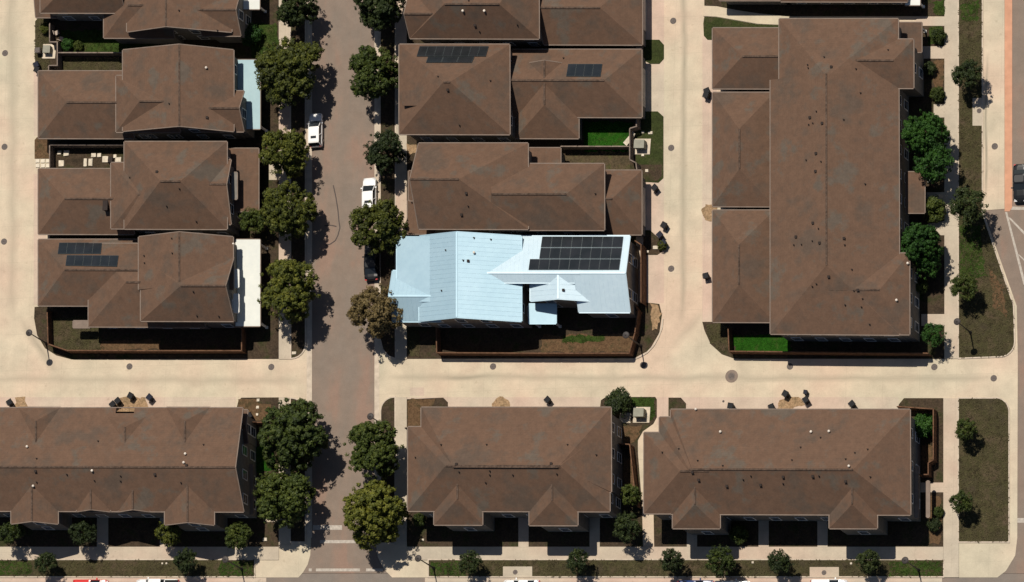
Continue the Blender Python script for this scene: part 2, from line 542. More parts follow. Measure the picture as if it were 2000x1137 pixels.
# planted beds and yards of the left block
bed('yard', [(97, -300), (544.7, -300), (544.7, 701), (140, 702), (110, 694), (88, 680), (73, 655), (67, 622), (68, 600), (97, 598)], 'mulch')
bed('planting_bed', [(69, 42), (75, 35), (96.7, 33), (96.7, 141), (69, 141)], 'lawn_dry')
bed('planting_bed', [(68, 274), (73, 268), (96.7, 268), (96.7, 310), (68, 310)], 'dirt')
bed('verge', [(568.3, -300), (596, -300), (596, 670)] + arc(568.5, 672, 27.5, 0, 88, 6), 'mulch', 0.1, True)
bed('verge', [(568.3, 779)] + arc(569, 806, 27, -85, 0, 6) + [(596, 1058), (568.3, 1058)], 'mulch', 0.1, True)
bed('yard', [(-300, 850), (470, 850), (462, 800), (466, 783), (472, 777), (544.7, 776.5), (544.7, 1068), (-300, 1068)], 'mulch')
bed('verge', [(-300, 1094.4), (497, 1094.4), (497, 1126), (-300, 1126)], 'lawn_dry', 0.1, True)
# middle block
bed('verge', [(744, -300), (771.7, -300), (771.7, 699), (760, 695), (749, 682), (744, 662)], 'mulch', 0.1, True)
bed('verge', [(771, 777), (771, 1060), (745, 1060), (745, 806)] + arc(771, 803, 26, 182, 268, 6), 'mulch', 0.1, True)
bed('yard', [(795.3, -300), (1242, -300), (1242, 590), (1270, 592), (1288, 594), (1293, 615), (1288, 650), (1268, 684), (1238, 700), (795.3, 701)], 'mulch')
bed('planting_bed', [(1257, 84), (1262, 78), (1288, 78), (1297, 88), (1297, 115), (1288, 125), (1271, 125), (1257, 118)], 'lawn_dull')
bed('planting_bed', [(1242.3, 224), (1250, 218), (1285, 218), (1296, 228), (1296, 348), (1286, 357), (1252, 355), (1242.3, 350)], 'lawn_dull')
bed('planting_bed', [(1257, 450), (1270, 450), (1292, 470), (1293, 492), (1284, 498), (1257, 498)], 'mulch')
bed('yard', [(795.3, 780), (866, 777), (875, 786), (875, 797), (830, 797), (830, 900), (1180, 900), (1172, 800), (1174, 782), (1184, 775.6), (1280, 775.6), (1283, 780), (1283, 815),
             (1276, 828), (1256, 842), (1246, 860), (1246, 885), (1254, 985), (1256, 1068), (795.3, 1068)], 'mulch')
bed('planting_bed', [(1306, 777), (1330, 777), (1340, 788), (1340, 830), (1306, 830)], 'mulch')
bed('yard', [(1275, 900), (1752, 900), (1752, 812), (1756, 790), (1766, 778), (1842.5, 778), (1842.5, 1068), (1278, 1068)], 'mulch')
bed('verge', [(838, 1094.4), (1842.5, 1094.4), (1842.5, 1126), (838, 1126)], 'lawn_dry', 0.1, True)
# right block
bed('planting_bed', [(1374, 46), (1376, 33), (1400, 34), (1440, 41), (1480, 48), (1525, 50), (1525, 78), (1382, 78), (1375, 70)], 'lawn_dull')
bed('yard', [(1375, -300), (1844.7, -300), (1844.7, 32), (1540, 32), (1480, 26), (1440, 20), (1400, 12), (1376, 11)], 'mulch')
bed('yard', [(1440, 80), (1530, 51), (1844.7, 50), (1844.7, 701), (1436, 701), (1410, 692), (1388, 672), (1376, 645), (1372, 629), (1440, 629)], 'mulch')
bed('verge', [(1873.3, -300), (1918, -300), (1918, 415), (1926, 440), (1979, 598), (1981, 665)] + arc(1953, 668, 28, 0, 88, 6) + [(1873.3, 699)], 'lawn_dry', 0.1, True)
bed('verge', [(1873.3, 779), (1945, 779)] + arc(1944, 804, 26, -85, 0, 6) + [(1970, 1058), (1873.3, 1058)], 'lawn_dry', 0.1, True)

def rough_poly(px, seed):
    rnd = random.Random(seed)
    out = []
    n = len(px)
    for i in range(n):
        a, b = px[i], px[(i + 1) % n]
        L = math.hypot(b[0] - a[0], b[1] - a[1])
        k = max(2, int(L / 6))
        for j in range(k):
            t = j / k
            e = 2.6 if j else 3.5
            out.append((a[0] + (b[0] - a[0]) * t + rnd.uniform(-e, e), a[1] + (b[1] - a[1]) * t + rnd.uniform(-e, e)))
    return out

GRASSY = []
def patch(name, px, mat, z):
    if name in ('lawn', 'bare_soil'):
        px = rough_poly(px, int(px[0][0] * 3 + px[0][1]))
    if mat.startswith('lawn'):
        GRASSY.append((px, mat))
    return slab(name, px, -0.02, z, mat)

# lawns and bare soil inside the beds
patch('lawn', [(118, 60), (300, 60), (300, 106), (118, 106)], 'lawn_green', 0.110)
patch('lawn', [(118, 116), (245, 116), (245, 150), (118, 150)], 'lawn_dry', 0.110)
patch('lawn', [(491, 48), (540, 46), (544, 70), (544, 112), (491, 118)], 'lawn_green', 0.112)
patch('lawn', [(101, 620), (200, 620), (200, 690), (140, 690), (101, 675)], 'lawn_dry', 0.11)
patch('bare_soil', [(196, 665), (312, 665), (312, 683), (196, 683)], 'dirt', 0.113)
patch('lawn', [(494, 878), (530, 862), (540, 918), (500, 922)], 'lawn_bright', 0.112)
patch('planting_bed', [(466, 780), (530, 780), (530, 822), (466, 822)], 'dirt', 0.108)
patch('lawn', [(1140, 238), (1236, 238), (1236, 296), (1140, 296)], 'lawn_bright', 0.112)
patch('bare_soil', [(1095, 302), (1230, 302), (1230, 335), (1095, 335)], 'earth', 0.112)
patch('planting_bed', [(1246, 322), (1293, 322), (1293, 345), (1284, 354), (1252, 352)], 'mulch', 0.096)
patch('bare_soil', [(796, 281), (826, 281), (826, 300), (796, 300)], 'sandy_dirt', 0.112)
patch('lawn', [(797, 632), (820, 632), (820, 698), (797, 698)], 'lawn_dry', 0.110)
patch('bare_soil', [(1058, 655), (1240, 652), (1240, 688), (1058, 688)], 'dirt', 0.110)
patch('lawn', [(1100, 657), (1180, 655), (1180, 668), (1100, 670)], 'lawn_green', 0.118)
patch('bare_soil', [(1272, 594), (1287, 597), (1291, 615), (1285, 640), (1272, 645)], 'sandy_dirt', 0.110)
patch('bare_soil', [(796, 781), (850, 781), (845, 797), (828, 800), (826, 835), (796, 840)], 'dirt', 0.108)
patch('lawn', [(1230, 777), (1280, 777), (1280, 812), (1270, 825), (1230, 790)], 'lawn_green', 0.105)
patch('bare_soil', [(1215, 832), (1255, 832), (1244, 862), (1236, 866), (1215, 866)], 'dirt', 0.107)
patch('bare_soil', [(1216, 895), (1238, 895), (1242, 950), (1220, 950)], 'dirt', 0.109)
patch('lawn', [(1428, 655), (1545, 655), (1545, 690), (1440, 690)], 'lawn_bright', 0.112)
patch('lawn', [(1378, 632), (1420, 632), (1420, 688), (1408, 686), (1390, 668), (1380, 648)], 'lawn_dry', 0.106)
patch('lawn', [(1815, 52), (1844, 52), (1844, 88), (1815, 88)], 'lawn_green', 0.112)
patch('lawn', [(1825, 5), (1844, 0), (1844, 30), (1825, 30)], 'lawn_green', 0.112)
patch('bare_soil', [(1822, 117), (1844, 117), (1844, 180), (1826, 180)], 'dirt', 0.112)
patch('lawn', [(1787, 540), (1800, 540), (1802, 585), (1786, 585)], 'lawn_green', 0.112)
patch('lawn', [(1790, 810), (1822, 810), (1822, 850), (1790, 850)], 'lawn_bright', 0.112)
patch('bare_soil', [(1800, 868), (1822, 868), (1822, 925), (1800, 925)], 'dirt', 0.111)
patch('bare_soil', [(1815, 970), (1838, 970), (1838, 1062), (1815, 1062)], 'dirt', 0.113)
patch('lawn', [(1876, 440), (1915, 440), (1925, 540), (1876, 545)], 'lawn_green', 0.116)
patch('bare_soil', [(1930, 520), (1960, 560), (1968, 620), (1942, 600)], 'dirt', 0.114)
patch('lawn', [(1876, 10), (1912, 0), (1912, 42), (1878, 40)], 'lawn_green', 0.116)
patch('lawn', [(430, 1097), (494, 1097), (494, 1124), (428, 1124)], 'lawn_green', 0.116)
patch('lawn', [(842, 1100), (905, 1097), (910, 1124), (842, 1124)], 'lawn_green', 0.116)
patch('lawn', [(1738, 1098), (1838, 1097), (1838, 1124), (1738, 1124)], 'lawn_green', 0.116)
patch('lawn', [(-100, 1097), (60, 1097), (66, 1124), (-100, 1124)], 'lawn_green', 0.116)

# walks laid through the beds
W_ = 0.124
patch('walkway', [(526, 322), (546, 322), (546, 352), (526, 352)], 'sidewalk_concrete', W_)
patch('walkway', [(515, 1000), (544, 1000), (544, 1020), (515, 1020)], 'sidewalk_concrete', W_)
patch('walkway', [(1374, 14), (1400, 14), (1440, 21), (1480, 27), (1540, 33), (1560, 33), (1560, 50), (1524, 49), (1480, 47), (1440, 40), (1400, 33), (1374, 32)], 'concrete', W_)
patch('walkway', [(1790, 34), (1846, 34), (1846, 51), (1790, 51)], 'sidewalk_concrete', W_)
patch('walkway', [(1800, 91), (1846, 91), (1846, 115), (1800, 115)], 'sidewalk_concrete', W_)
patch('walkway', [(1824, 204), (1846, 204), (1846, 230), (1824, 230)], 'sidewalk_concrete', W_)
patch('walkway', [(1810, 376), (1846, 376), (1846, 400), (1810, 400)], 'sidewalk_concrete', W_)
patch('walkway', [(1810, 438), (1846, 432), (1846, 460), (1838, 460)], 'sidewalk_concrete', W_)
patch('walkway', [(1800, 614), (1846, 614), (1846, 637), (1800, 637)], 'sidewalk_concrete', W_)
patch('walkway', [(1790, 943), (1844, 943), (1844, 962), (1790, 962)], 'sidewalk_concrete', W_)
for u in (190, 313):
    patch('walkway', [(u, 1000), (u + 22, 1000), (u + 22, 1069), (u, 1069)], 'sidewalk_concrete', W_)
for u in (1013, 1152, 1342, 1482, 1597):
    patch('walkway', [(u, 1005), (u + 20, 1005), (u + 20, 1069), (u, 1069)], 'sidewalk_concrete', W_)
patch('access_pad', [(983, 1107), (1040, 1107), (1040, 1127), (983, 1127)], 'sidewalk_concrete', W_)
patch('access_pad', [(1582, 1108), (1639, 1108), (1639, 1127), (1582, 1127)], 'sidewalk_concrete', W_)
patch('access_pad', [(1900, 192), (1919, 192), (1919, 246), (1900, 246)], 'sidewalk_concrete', W_)
patch('utility_pad', [(504, 776.8), (545, 776.8), (545, 790), (524, 790), (504, 788)], 'mulch', W_)
patch('bare_soil', [(230, 776.6), (285, 776.6), (287, 795), (264, 800), (264, 812), (226, 812)], 'sandy_dirt', 0.06)
patch('bare_soil', [(30, 778), (48, 778), (54, 790), (50, 800), (30, 800)], 'sandy_dirt', 0.06)
patch('bare_soil', [(960, 790), (968, 777), (986, 777), (996, 785), (998, 805), (960, 805)], 'sandy_dirt', 0.06)
patch('bare_soil', [(1518, 788), (1530, 777), (1566, 777), (1572, 790), (1548, 798), (1546, 820), (1520, 820)], 'sandy_dirt', 0.06)
patch('bare_soil', [(1372, 405), (1380, 398), (1400, 400), (1400, 432), (1380, 432), (1372, 420)], 'sandy_dirt', 0.06)
# gutters of the street
for u0, u1 in ((599.2, 609.5), (731.5, 741)):
    slab('gutter', [(u0, -300), (u1, -300), (u1, 1050), (u0, 1050)], -0.05, 0.036, 'kerb_concrete')
slab('gutter', [(-300, 1128.5), (520, 1128.5), (520, 1137), (-300, 1137)], -0.05, 0.01, 'apron_concrete')
slab('gutter', [(830, 1128.5), (1840, 1128.5), (1840, 1137), (830, 1137)], -0.05, 0.01, 'apron_concrete')

patch('concrete_patch', [(801, 757), (828, 757), (828, 773), (801, 773)], 'apron_concrete', 0.027)
mk = MB()
cv = [(1293, 622), (1291, 640), (1284, 658), (1275, 674), (1262, 688), (1246, 697), (1238, 700)]
for a, b in zip(cv, cv[1:]):
    mk.bar(P(a[0] + 2, a[1] + 1, 0.05), P(b[0] + 2, b[1] + 1, 0.05), 0.18, 0.14)
structure(mk.build('kerb', 'kerb_concrete'))

def paint(px, z=0.004):
    return slab('road_marking', px, -0.003, z, 'road_paint')
paint([(611, 1026), (668, 1026), (668, 1035), (611, 1035)])
paint([(625, 1055), (712, 1055), (712, 1061), (625, 1061)])
paint([(617, 1110.5), (703, 1110.5), (703, 1116), (617, 1116)])
paint([(715, 1110.5), (748, 1110.5), (748, 1116), (715, 1116)])
paint([(603, 1110.5), (609, 1110.5), (609, 1116), (603, 1116)])
paint([(1963, 414), (1967, 414), (2004, 556), (1999, 556)], 0.003)
paint([(1969, 425), (1973, 425), (2010, 462), (2010, 469)], 0.0035)
paint([(1988, 497), (1990, 497), (2010, 514), (2010, 520)], 0.0035)
paint([(1983, 1012), (2010, 1012), (2010, 1021), (1983, 1021)], 0.003)
paint([(1967, 403), (2010, 405), (2010, 410), (1975, 410)], 0.0032)
# dark tar seam looping over the asphalt
mt = MB()
pts = [(651, 362), (656, 385), (660, 410), (662, 432), (664, 445), (660, 460), (655, 470), (645, 477), (634, 480)]
for (a, b) in zip(pts, pts[1:]):
    mt.bar(P(*a, 0.0), P(*b, 0.0), 0.14, 0.02)
structure(mt.build('tar_seam', 'tar'))
mt = MB()
for (a, b) in zip([(634, 441), (645, 440), (656, 442)], [(645, 440), (656, 442), (657, 443)]):
    mt.bar(P(*a, 0.0), P(*b, 0.0), 0.14, 0.02)
structure(mt.build('tar_seam', 'tar'))

# ------------------------------------------------------------------ houses
ROOF_T = 0.18
_jit = [0]

class Wing:
    """one pitched roof with its walls. Eave corners and the ridge are read off the photograph at their heights."""
    def __init__(s, u0, v0, u1, v1, he, rise, axis, ridge, h0=None, h1=None, he2=None, mat='shingle', win='', wall='wall_siding', ov=0.45, trim='trim', cap=True, gar='', walls=True, rk='01'):
        s.rk = rk
        _jit[0] += 1
        he = he + 0.006 * (_jit[0] % 7)
        if mat.startswith('shingle'):
            rise *= 1.15 if (h0 is None and h1 is None) else 1.3
        he2 = he if he2 is None else he2
        s.he, s.he2, s.zr, s.axis = he, he2, he + rise, axis
        s.mat, s.win, s.wall, s.ov, s.trim, s.cap, s.gar, s.walls = mat, win, wall, ov, trim, cap, gar, walls
        A = P(u0, v0, he)
        if axis == 'u':
            s.o, s.ea, s.eb = A, P(u1, v0, he) - A, (P(u0, v1, he2) - A)
        else:
            s.o, s.ea, s.eb = A, P(u0, v1, he) - A, (P(u1, v0, he2) - A)
        s.ea.z = s.eb.z = 0
        s.la, s.lb = s.ea.length, s.eb.length
        um, vm = (u0 + u1) / 2, (v0 + v1) / 2
        s.br = s.ab(P(um, ridge, s.zr) if axis == 'u' else P(ridge, vm, s.zr))[1]
        s.br = min(0.9, max(0.1, s.br))
        f = lambda h: s.ab(P(h, ridge, s.zr) if axis == 'u' else P(ridge, h, s.zr))[0]
        s.a0 = f(h0) if h0 is not None else 0.0
        s.a1 = f(h1) if h1 is not None else 1.0
        s.hip0, s.hip1 = h0 is not None, h1 is not None
    def ab(s, p):
        dx, dy = p.x - s.o.x, p.y - s.o.y
        det = s.ea.x * s.eb.y - s.ea.y * s.eb.x
        return ((dx * s.eb.y - dy * s.eb.x) / det, (s.ea.x * dy - s.ea.y * dx) / det)
    def pt(s, a, b, z):
        p = s.o + s.ea * a + s.eb * b
        return Vector((p.x, p.y, z))
    def height(s, a, b):
        z = s.he + (s.zr - s.he) * b / s.br if b < s.br else s.he2 + (s.zr - s.he2) * (1 - b) / (1 - s.br)
        if s.hip0 and a < s.a0:
            z = min(z, s.he + (s.zr - s.he) * a / s.a0)
        if s.hip1 and a > s.a1:
            z = min(z, s.he + (s.zr - s.he) * (1 - a) / (1 - s.a1))
        return z
    def at(s, p):
        a, b = s.ab(p)
        return s.height(a, b) if -0.001 <= a <= 1.001 and -0.001 <= b <= 1.001 else None
    def build(s, root):
        c = [s.pt(0, 0, s.he), s.pt(1, 0, s.he), s.pt(1, 1, s.he2), s.pt(0, 1, s.he2)]
        r0, r1 = s.pt(s.a0, s.br, s.zr), s.pt(s.a1, s.br, s.zr)
        vs = c + [r0, r1]
        top = [(0, 1, 5, 4), (2, 3, 4, 5)]
        if s.hip0:
            top.append((3, 0, 4))
        if s.hip1:
            top.append((1, 2, 5))
        per = [0, 1] + ([] if s.hip1 else [5]) + [2, 3] + ([] if s.hip0 else [4])
        fs = list(top) + [tuple(i + 6 for i in f[::-1]) for f in top]
        for i, a in enumerate(per):
            b = per[(i + 1) % len(per)]
            fs.append((a, a + 6, b + 6, b))
        m = MB()
        m.add(vs + [v - Vector((0, 0, ROOF_T)) for v in vs], fs)
        roof = m.build('roof', s.mat, root)
        bm = bmesh.new()
        bm.from_mesh(roof.data)
        bmesh.ops.recalc_face_normals(bm, faces=bm.faces)
        bm.to_mesh(roof.data)
        bm.free()
        # eave trim / gutters
        t = MB()
        ctr = (c[0] + c[2]) / 2
        def out(a, b):
            mid = (a + b) / 2
            d = (b - a).normalized()
            n = Vector((-d.y, d.x, 0)).normalized()
            if n.dot(mid - ctr) < 0:
                n = -n
            return n * 0.062
        edges = [(c[0], c[1]), (c[3], c[2])]
        edges += [(c[0], c[3])] if s.hip0 else ([(c[0], r0), (c[3], r0)] if '0' in s.rk else [])
        edges += [(c[1], c[2])] if s.hip1 else ([(c[1], r1), (c[2], r1)] if '1' in s.rk else [])
        for a, b in edges:
            o = out(a, b)
            if not s.hip0 and b == r0:
                o = -s.ea.normalized() * 0.062
            if not s.hip1 and b == r1:
                o = s.ea.normalized() * 0.062
            k = Vector((0, 0, -0.075))
            t.bar(a + o + k, b + o + k, 0.11, 0.16)
        t.build('eave_trim', s.trim, roof)
        if s.cap and (r1 - r0).length > 0.5:
            k = MB()
            k.bar(r0 + Vector((0, 0, 0.012)), r1 + Vector((0, 0, 0.012)), 0.22, 0.045)
            k.build('ridge_cap', 'ridge_cap' if s.mat.startswith('shingle') else s.mat, roof)
        if s.mat.startswith('metal_roof'):
            k = MB()
            n = int(s.la / 0.55)
            for i in range(1, n):
                a = i / n
                for b0, b1 in ((0.0, s.br), (1.0, s.br)):
                    k.bar(s.pt(a, b0, s.height(a, b0) + 0.012), s.pt(a, b1, s.height(a, b1) + 0.004), 0.02, 0.026)
            sm = k.build('standing_seam', s.mat, roof)
            sm['kind'] = 'stuff'
        if s.walls:
            s.build_walls(root)
    def build_walls(s, root):
        oa, ob = min(0.45, s.ov / s.la), min(0.45, s.ov / s.lb)
        m = MB()
        def z(a, b):
            return s.height(a, b) - ROOF_T - 0.01
        cs = [(oa, ob), (1 - oa, ob), (1 - oa, 1 - ob), (oa, 1 - ob)]
        bot = [s.pt(a, b, -0.05) for a, b in cs]
        tp = [s.pt(a, b, z(a, b)) for a, b in cs]
        vs = bot + tp
        fs = [(0, 1, 5, 4), (2, 3, 7, 6)]
        g1 = g0 = None
        if not s.hip1:
            vs.append(s.pt(1 - oa, s.br, z(1 - oa, s.br)))
            fs.append((1, 2, 6, len(vs) - 1, 5))
        else:
            fs.append((1, 2, 6, 5))
        if not s.hip0:
            vs.append(s.pt(oa, s.br, z(oa, s.br)))
            fs.append((3, 0, 4, len(vs) - 1, 7))
        else:
            fs.append((3, 0, 4, 7))
        m.add(vs, fs)
        w = m.build('wall', s.wall, root)
        key = {'u': {'T': (0, 1), 'R': (1, 2), 'B': (3, 2), 'L': (0, 3)}, 'v': {'L': (0, 1), 'B': (1, 2), 'R': (3, 2), 'T': (0, 3)}}[s.axis]
        ctr = (bot[0] + bot[2]) / 2
        for side in s.win:
            i, j = key[side]
            a, b = bot[i], bot[j]
            L = (b - a).length
            d = (b - a).normalized()
            n = Vector((-d.y, d.x, 0))
            if n.dot((a + b) / 2 - ctr) < 0:
                n = -n
            cnt = max(1, int(L / 3.0))
            for lev in ([1.55] if s.he < 4.6 else [1.5, min(4.45, s.he - 1.25)]):
                for k in range(cnt):
                    window(root, a + d * (L * (k + 0.5) / cnt), d, n, lev)
        for side in s.gar:
            i, j = key[side]
            a, b = bot[i], bot[j]
            d = (b - a).normalized()
            n = Vector((-d.y, d.x, 0))
            if n.dot((a + b) / 2 - ctr) < 0:
                n = -n
            L = (b - a).length
            wd = min(4.8, L * 0.75)
            c = (a + b) / 2 + n * 0.03
            for k in range(4):
                g = MB()
                g.bar(c - d * wd / 2 + Vector((0, 0, 0.38 + k * 0.56)), c + d * wd / 2 + Vector((0, 0, 0.38 + k * 0.56)), 0.09, 0.53)
                g.build('garage_door_panel', 'garage_door', root)

def window(root, c, d, n, zc, w=1.05, h=1.45):
    c = Vector((c.x, c.y, zc)) + n * 0.012
    g = MB()
    g.bar(c - d * w / 2, c + d * w / 2, 0.06, h)
    win = g.build('window', 'window_glass', root)
    f = MB()
    e = n * 0.03
    for sx in (-1, 1):
        p = c + e + d * (sx * (w / 2 + 0.05))
        f.bar(p - d * 0.05, p + d * 0.05, 0.07, h + 0.2)
    for sz in (-1, 1):
        p = c + e + Vector((0, 0, sz * (h / 2 + 0.05)))
        f.bar(p - d * (w / 2), p + d * (w / 2), 0.07, 0.10)
    f.bar(c + e - d * (w / 2), c + e + d * (w / 2), 0.05, 0.04)
    f.build('frame', 'trim_white', win)

class Shed:
    """a single plane (porch roof, bay, flat roof); heights at its four corners"""
    def __init__(s, u0, v0, u1, v1, z00, z10, z11, z01, mat='metal_roof', cols=(), t=0.14, trim='trim', name='porch_roof', wall=None, ov=0.3):
        _jit[0] += 1
        j = 0.005 * (_jit[0] % 5)
        s.z = [z00 + j, z10 + j, z11 + j, z01 + j]
        s.c = [P(u0, v0, s.z[0]), P(u1, v0, s.z[1]), P(u1, v1, s.z[2]), P(u0, v1, s.z[3])]
        s.mat, s.cols, s.t, s.trim, s.name, s.wall, s.ov = mat, cols, t, trim, name, wall, ov
    def at(s, p):
        o = s.c[0]
        ea, eb = s.c[1] - o, s.c[3] - o
        det = ea.x * eb.y - ea.y * eb.x
        dx, dy = p.x - o.x, p.y - o.y
        a, b = (dx * eb.y - dy * eb.x) / det, (ea.x * dy - ea.y * dx) / det
        if -0.001 <= a <= 1.001 and -0.001 <= b <= 1.001:
            return s.z[0] * (1 - a) * (1 - b) + s.z[1] * a * (1 - b) + s.z[2] * a * b + s.z[3] * (1 - a) * b
        return None
    def build(s, root):
        m = MB()
        d = Vector((0, 0, s.t))
        m.add(s.c + [v - d for v in s.c], [(3, 2, 1, 0), (4, 5, 6, 7), (0, 1, 5, 4), (1, 2, 6, 5), (2, 3, 7, 6), (3, 0, 4, 7)])
        r = m.build(s.name, s.mat, root)
        t = MB()
        ctr = (s.c[0] + s.c[2]) / 2
        for i in range(4):
            a, b = s.c[i], s.c[(i + 1) % 4]
            dd = (b - a).normalized()
            n = Vector((-dd.y, dd.x, 0)).normalized()
            if n.dot((a + b) / 2 - ctr) < 0:
                n = -n
            t.bar(a + n * 0.052 + Vector((0, 0, -0.07)), b + n * 0.052 + Vector((0, 0, -0.07)), 0.10, 0.15)
        t.build('eave_trim', s.trim, r)
        for i in s.cols:
            p = s.c[i] + (ctr - s.c[i]).normalized() * 0.5
            k = MB()
            k.box((p.x, p.y, (s.z[i] - s.t) / 2), 0.2, 0.2, s.z[i] - s.t)
            k.box((p.x, p.y, 0.15), 0.32, 0.32, 0.3)
            k.build('porch_column', 'trim_white', root)
        if s.wall:
            ins = [p + (ctr - p).normalized() * s.ov * 1.4 for p in s.c]
            k = MB()
            k.add([Vector((p.x, p.y, -0.05)) for p in ins] + [Vector((p.x, p.y, p.z - s.t - 0.02)) for p in ins], [(0, 1, 5, 4), (1, 2, 6, 5), (2, 3, 7, 6), (3, 0, 4, 7)])
            k.build('wall', s.wall, root)

HOUSES = {}

def roof_hit(wings, u, v):
    z = 11.0
    while z > 1.5:
        p = P(u, v, z)
        for w in wings:
            h = w.at(p)
            if h is not None and h >= z:
                return p
        z -= 0.02
    return P(u, v, 3.0)

def vent(root, wings, u, v, kind):
    p = roof_hit(wings, u, v)
    m = MB()
    if kind == 'd':
        m.lathe((p.x, p.y, p.z - 0.15), [(0.13, 0), (0.13, 0.16), (0.05, 0.20), (0.05, 0.42), (0.065, 0.43), (0.065, 0.47)], 8)
        m.build('vent_pipe', 'pipe_dark', root)
    elif kind == 'w':
        m.lathe((p.x, p.y, p.z - 0.15), [(0.09, 0), (0.09, 0.35), (0.15, 0.37), (0.16, 0.46), (0.08, 0.53)], 10)
        m.build('vent_cap', 'pipe_white', root)
    elif kind == 's':
        m.box((p.x, p.y, p.z + 0.02), 0.24, 0.24, 0.26)
        m.box((p.x, p.y, p.z + 0.18), 0.31, 0.31, 0.05)
        m.build('roof_vent', 'pipe_dark', root)
    elif kind == 'c':
        m.box((p.x, p.y, p.z), 0.55, 1.15, 0.9)
        m.box((p.x, p.y, p.z + 0.48), 0.65, 1.25, 0.08)
        m.build('chimney', 'pipe_dark', root)

def house(name, label, org, wings, vents=()):
    root = thing(name, label, 'house', P(*org))
    for w in wings:
        w.build(root)
    for u, v, k in vents:
        vent(root, wings, u, v, k)
    HOUSES[name + str(len(HOUSES))] = (root, wings)
    return root, wings

S2 = 5.9          # eaves of two storeys
S1 = 3.0          # eaves of one storey

house('brown_roof_house', 'brown shingled house cut off by the top left edge, white porch roof', (300, 40), [
    Wing(79, -95, 245, 25, S2, 2.2, 'u', -28, 130, None, win='B'),
    Wing(203, -40, 340, 74, 4.9, 1.7, 'u', 10, 250, None, win=''),
    Wing(248, -95, 452, 62, S2, 2.5, 'v', 324, win='RB'),
    Wing(395, -20, 470, 70, 5.4, 1.7, 'u', 19, win='R'),
    Wing(70, -90, 110, 34, 2.6, 0.8, 'u', -30, gar='L'),
    Shed(459, -60, 507, 18, 3.2, 3.0, 3.0, 3.2, 'metal_white', (1, 2))],
    [(350, 21, 'd'), (425, 60, 'd')])

house('brown_roof_house', 'brown shingled house with a pale teal flat porch roof behind the biggest street tree', (300, 210), [
    Wing(75, 139, 262, 270, S1, 2.0, 'u', 200, 130, None, gar='L'),
    Wing(227, 148, 352, 258, 5.5, 1.9, 'u', 198, 272, None, win='B'),
    Wing(240, 98, 456, 256, S2, 2.5, 'v', 350, win='RB', he2=S2 + 0.1),
    Wing(392, 178, 476, 257, 5.4, 1.6, 'u', 211, win='R'),
    Shed(456, 117, 508, 252, 3.25, 3.05, 3.05, 3.25, 'metal_teal', (1, 2))],
    [(331, 203, 'd'), (404, 133, 'w'), (405, 230, 's')])

house('brown_roof_house', 'brown hip roofed house with a brown flat porch and a small dark chimney', (300, 390), [
    Wing(75, 330, 262, 457, S1, 1.9, 'u', 388, 126, None, gar='L'),
    Wing(217, 318, 370, 446.5, 5.3, 1.7, 'u', 379, 270, None),
    Wing(243, 277, 443, 447, S2, 2.9, 'u', 354, 313, 352, win='RB'),
    Wing(375, 312, 451, 438, 5.6, 1.5, 'u', 360, win='R'),
    Shed(440, 290, 505, 413, 3.3, 3.0, 3.0, 3.3, 'shingle', (1, 2)),
    Shed(453, 337, 463, 389, 5.0, 4.9, 4.9, 5.0, 'wall_siding', (), 0.12, 'trim', 'bay_roof')],
    [(208, 403, 'c'), (307, 336, 's'), (254, 347, 'd'), (326, 403, 'd'), (351, 369, 'd'), (384, 433, 'd')])

house('brown_roof_house', 'brown shingled corner house with a white metal porch roof and two small white awnings', (300, 560), [
    Wing(75, 468, 290, 597, S1, 1.9, 'u', 527, 126, None, gar='L'),
    Wing(173, 476, 400, 638, 3.4, 2.0, 'u', 551, 246, None, win='B'),
    Wing(271, 463, 455, 566, S2, 2.28, 'v', 350, None, None, win='T', rk='0'),
    Wing(275, 503, 456, 627, S2, 2.35, 'u', 558, 353, None, win='RB'),
    Shed(460, 468, 508, 637, 3.3, 3.05, 3.05, 3.3, 'metal_white', (1, 2)),
    Shed(457, 527, 466, 561, 5.1, 5.0, 5.0, 5.1, 'metal_white', (), 0.1, 'trim_white', 'awning'),
    Shed(457, 575, 466, 610, 5.1, 5.0, 5.0, 5.1, 'metal_white', (), 0.1, 'trim_white', 'awning'),
    Shed(143, 627, 176, 640, 2.5, 2.5, 2.4, 2.4, 'trim', (), 0.1, 'trim', 'door_canopy')],
    [(378, 570, 'd'), (385, 617, 'd'), (282, 500, 'd'), (283, 514, 'd'), (336, 466, 'd'), (337, 495, 'd'), (428, 618, 'd'), (457, 477, 'w')])

house('brown_roof_house', 'brown hip roofed house at the top edge with two white vent caps', (1000, 20), [
    Wing(801, -105, 1052, 75, S2, 2.7, 'u', 8, 868, 975, win='B'),
    Wing(801, -22, 930, 74.5, S2 - 0.02, 2.0, 'u', 27, None, None, win=''),
    Wing(1062, -60, 1254, 87, S1, 2.0, 'u', 15, None, 1172, win='B', gar='R')],
    [(905, 22, 'w'), (947, 22, 'w'), (928, 50, 's'), (1011, 49, 'd'), (937, 62, 'd'), (916, 2, 'd')])

house('brown_roof_house', 'brown pyramid roofed house carrying a two row dark solar array', (1000, 180), [
    Wing(780, 87, 995, 262, S2, 3.1, 'u', 160, 866, 879, win='RB'),
    Wing(1001, 97, 1253, 228.5, S1, 2.0, 'u', 157, None, 1180, win='B', gar='R'),
    Wing(1006, 128, 1130, 270, S1 - 0.1, 1.9, 'v', 1063, None, 205, win='B'),
    Shed(787, 178, 826, 205, 7.1, 7.7, 7.7, 7.1, 'shingle_dark', (), 0.12, 'shingle_dark', 'dormer_roof')],
    [(856, 150, 'd'), (875, 176, 's'), (1101, 114, 'd'), (898, 245, 'd'), (958, 158, 'd')])

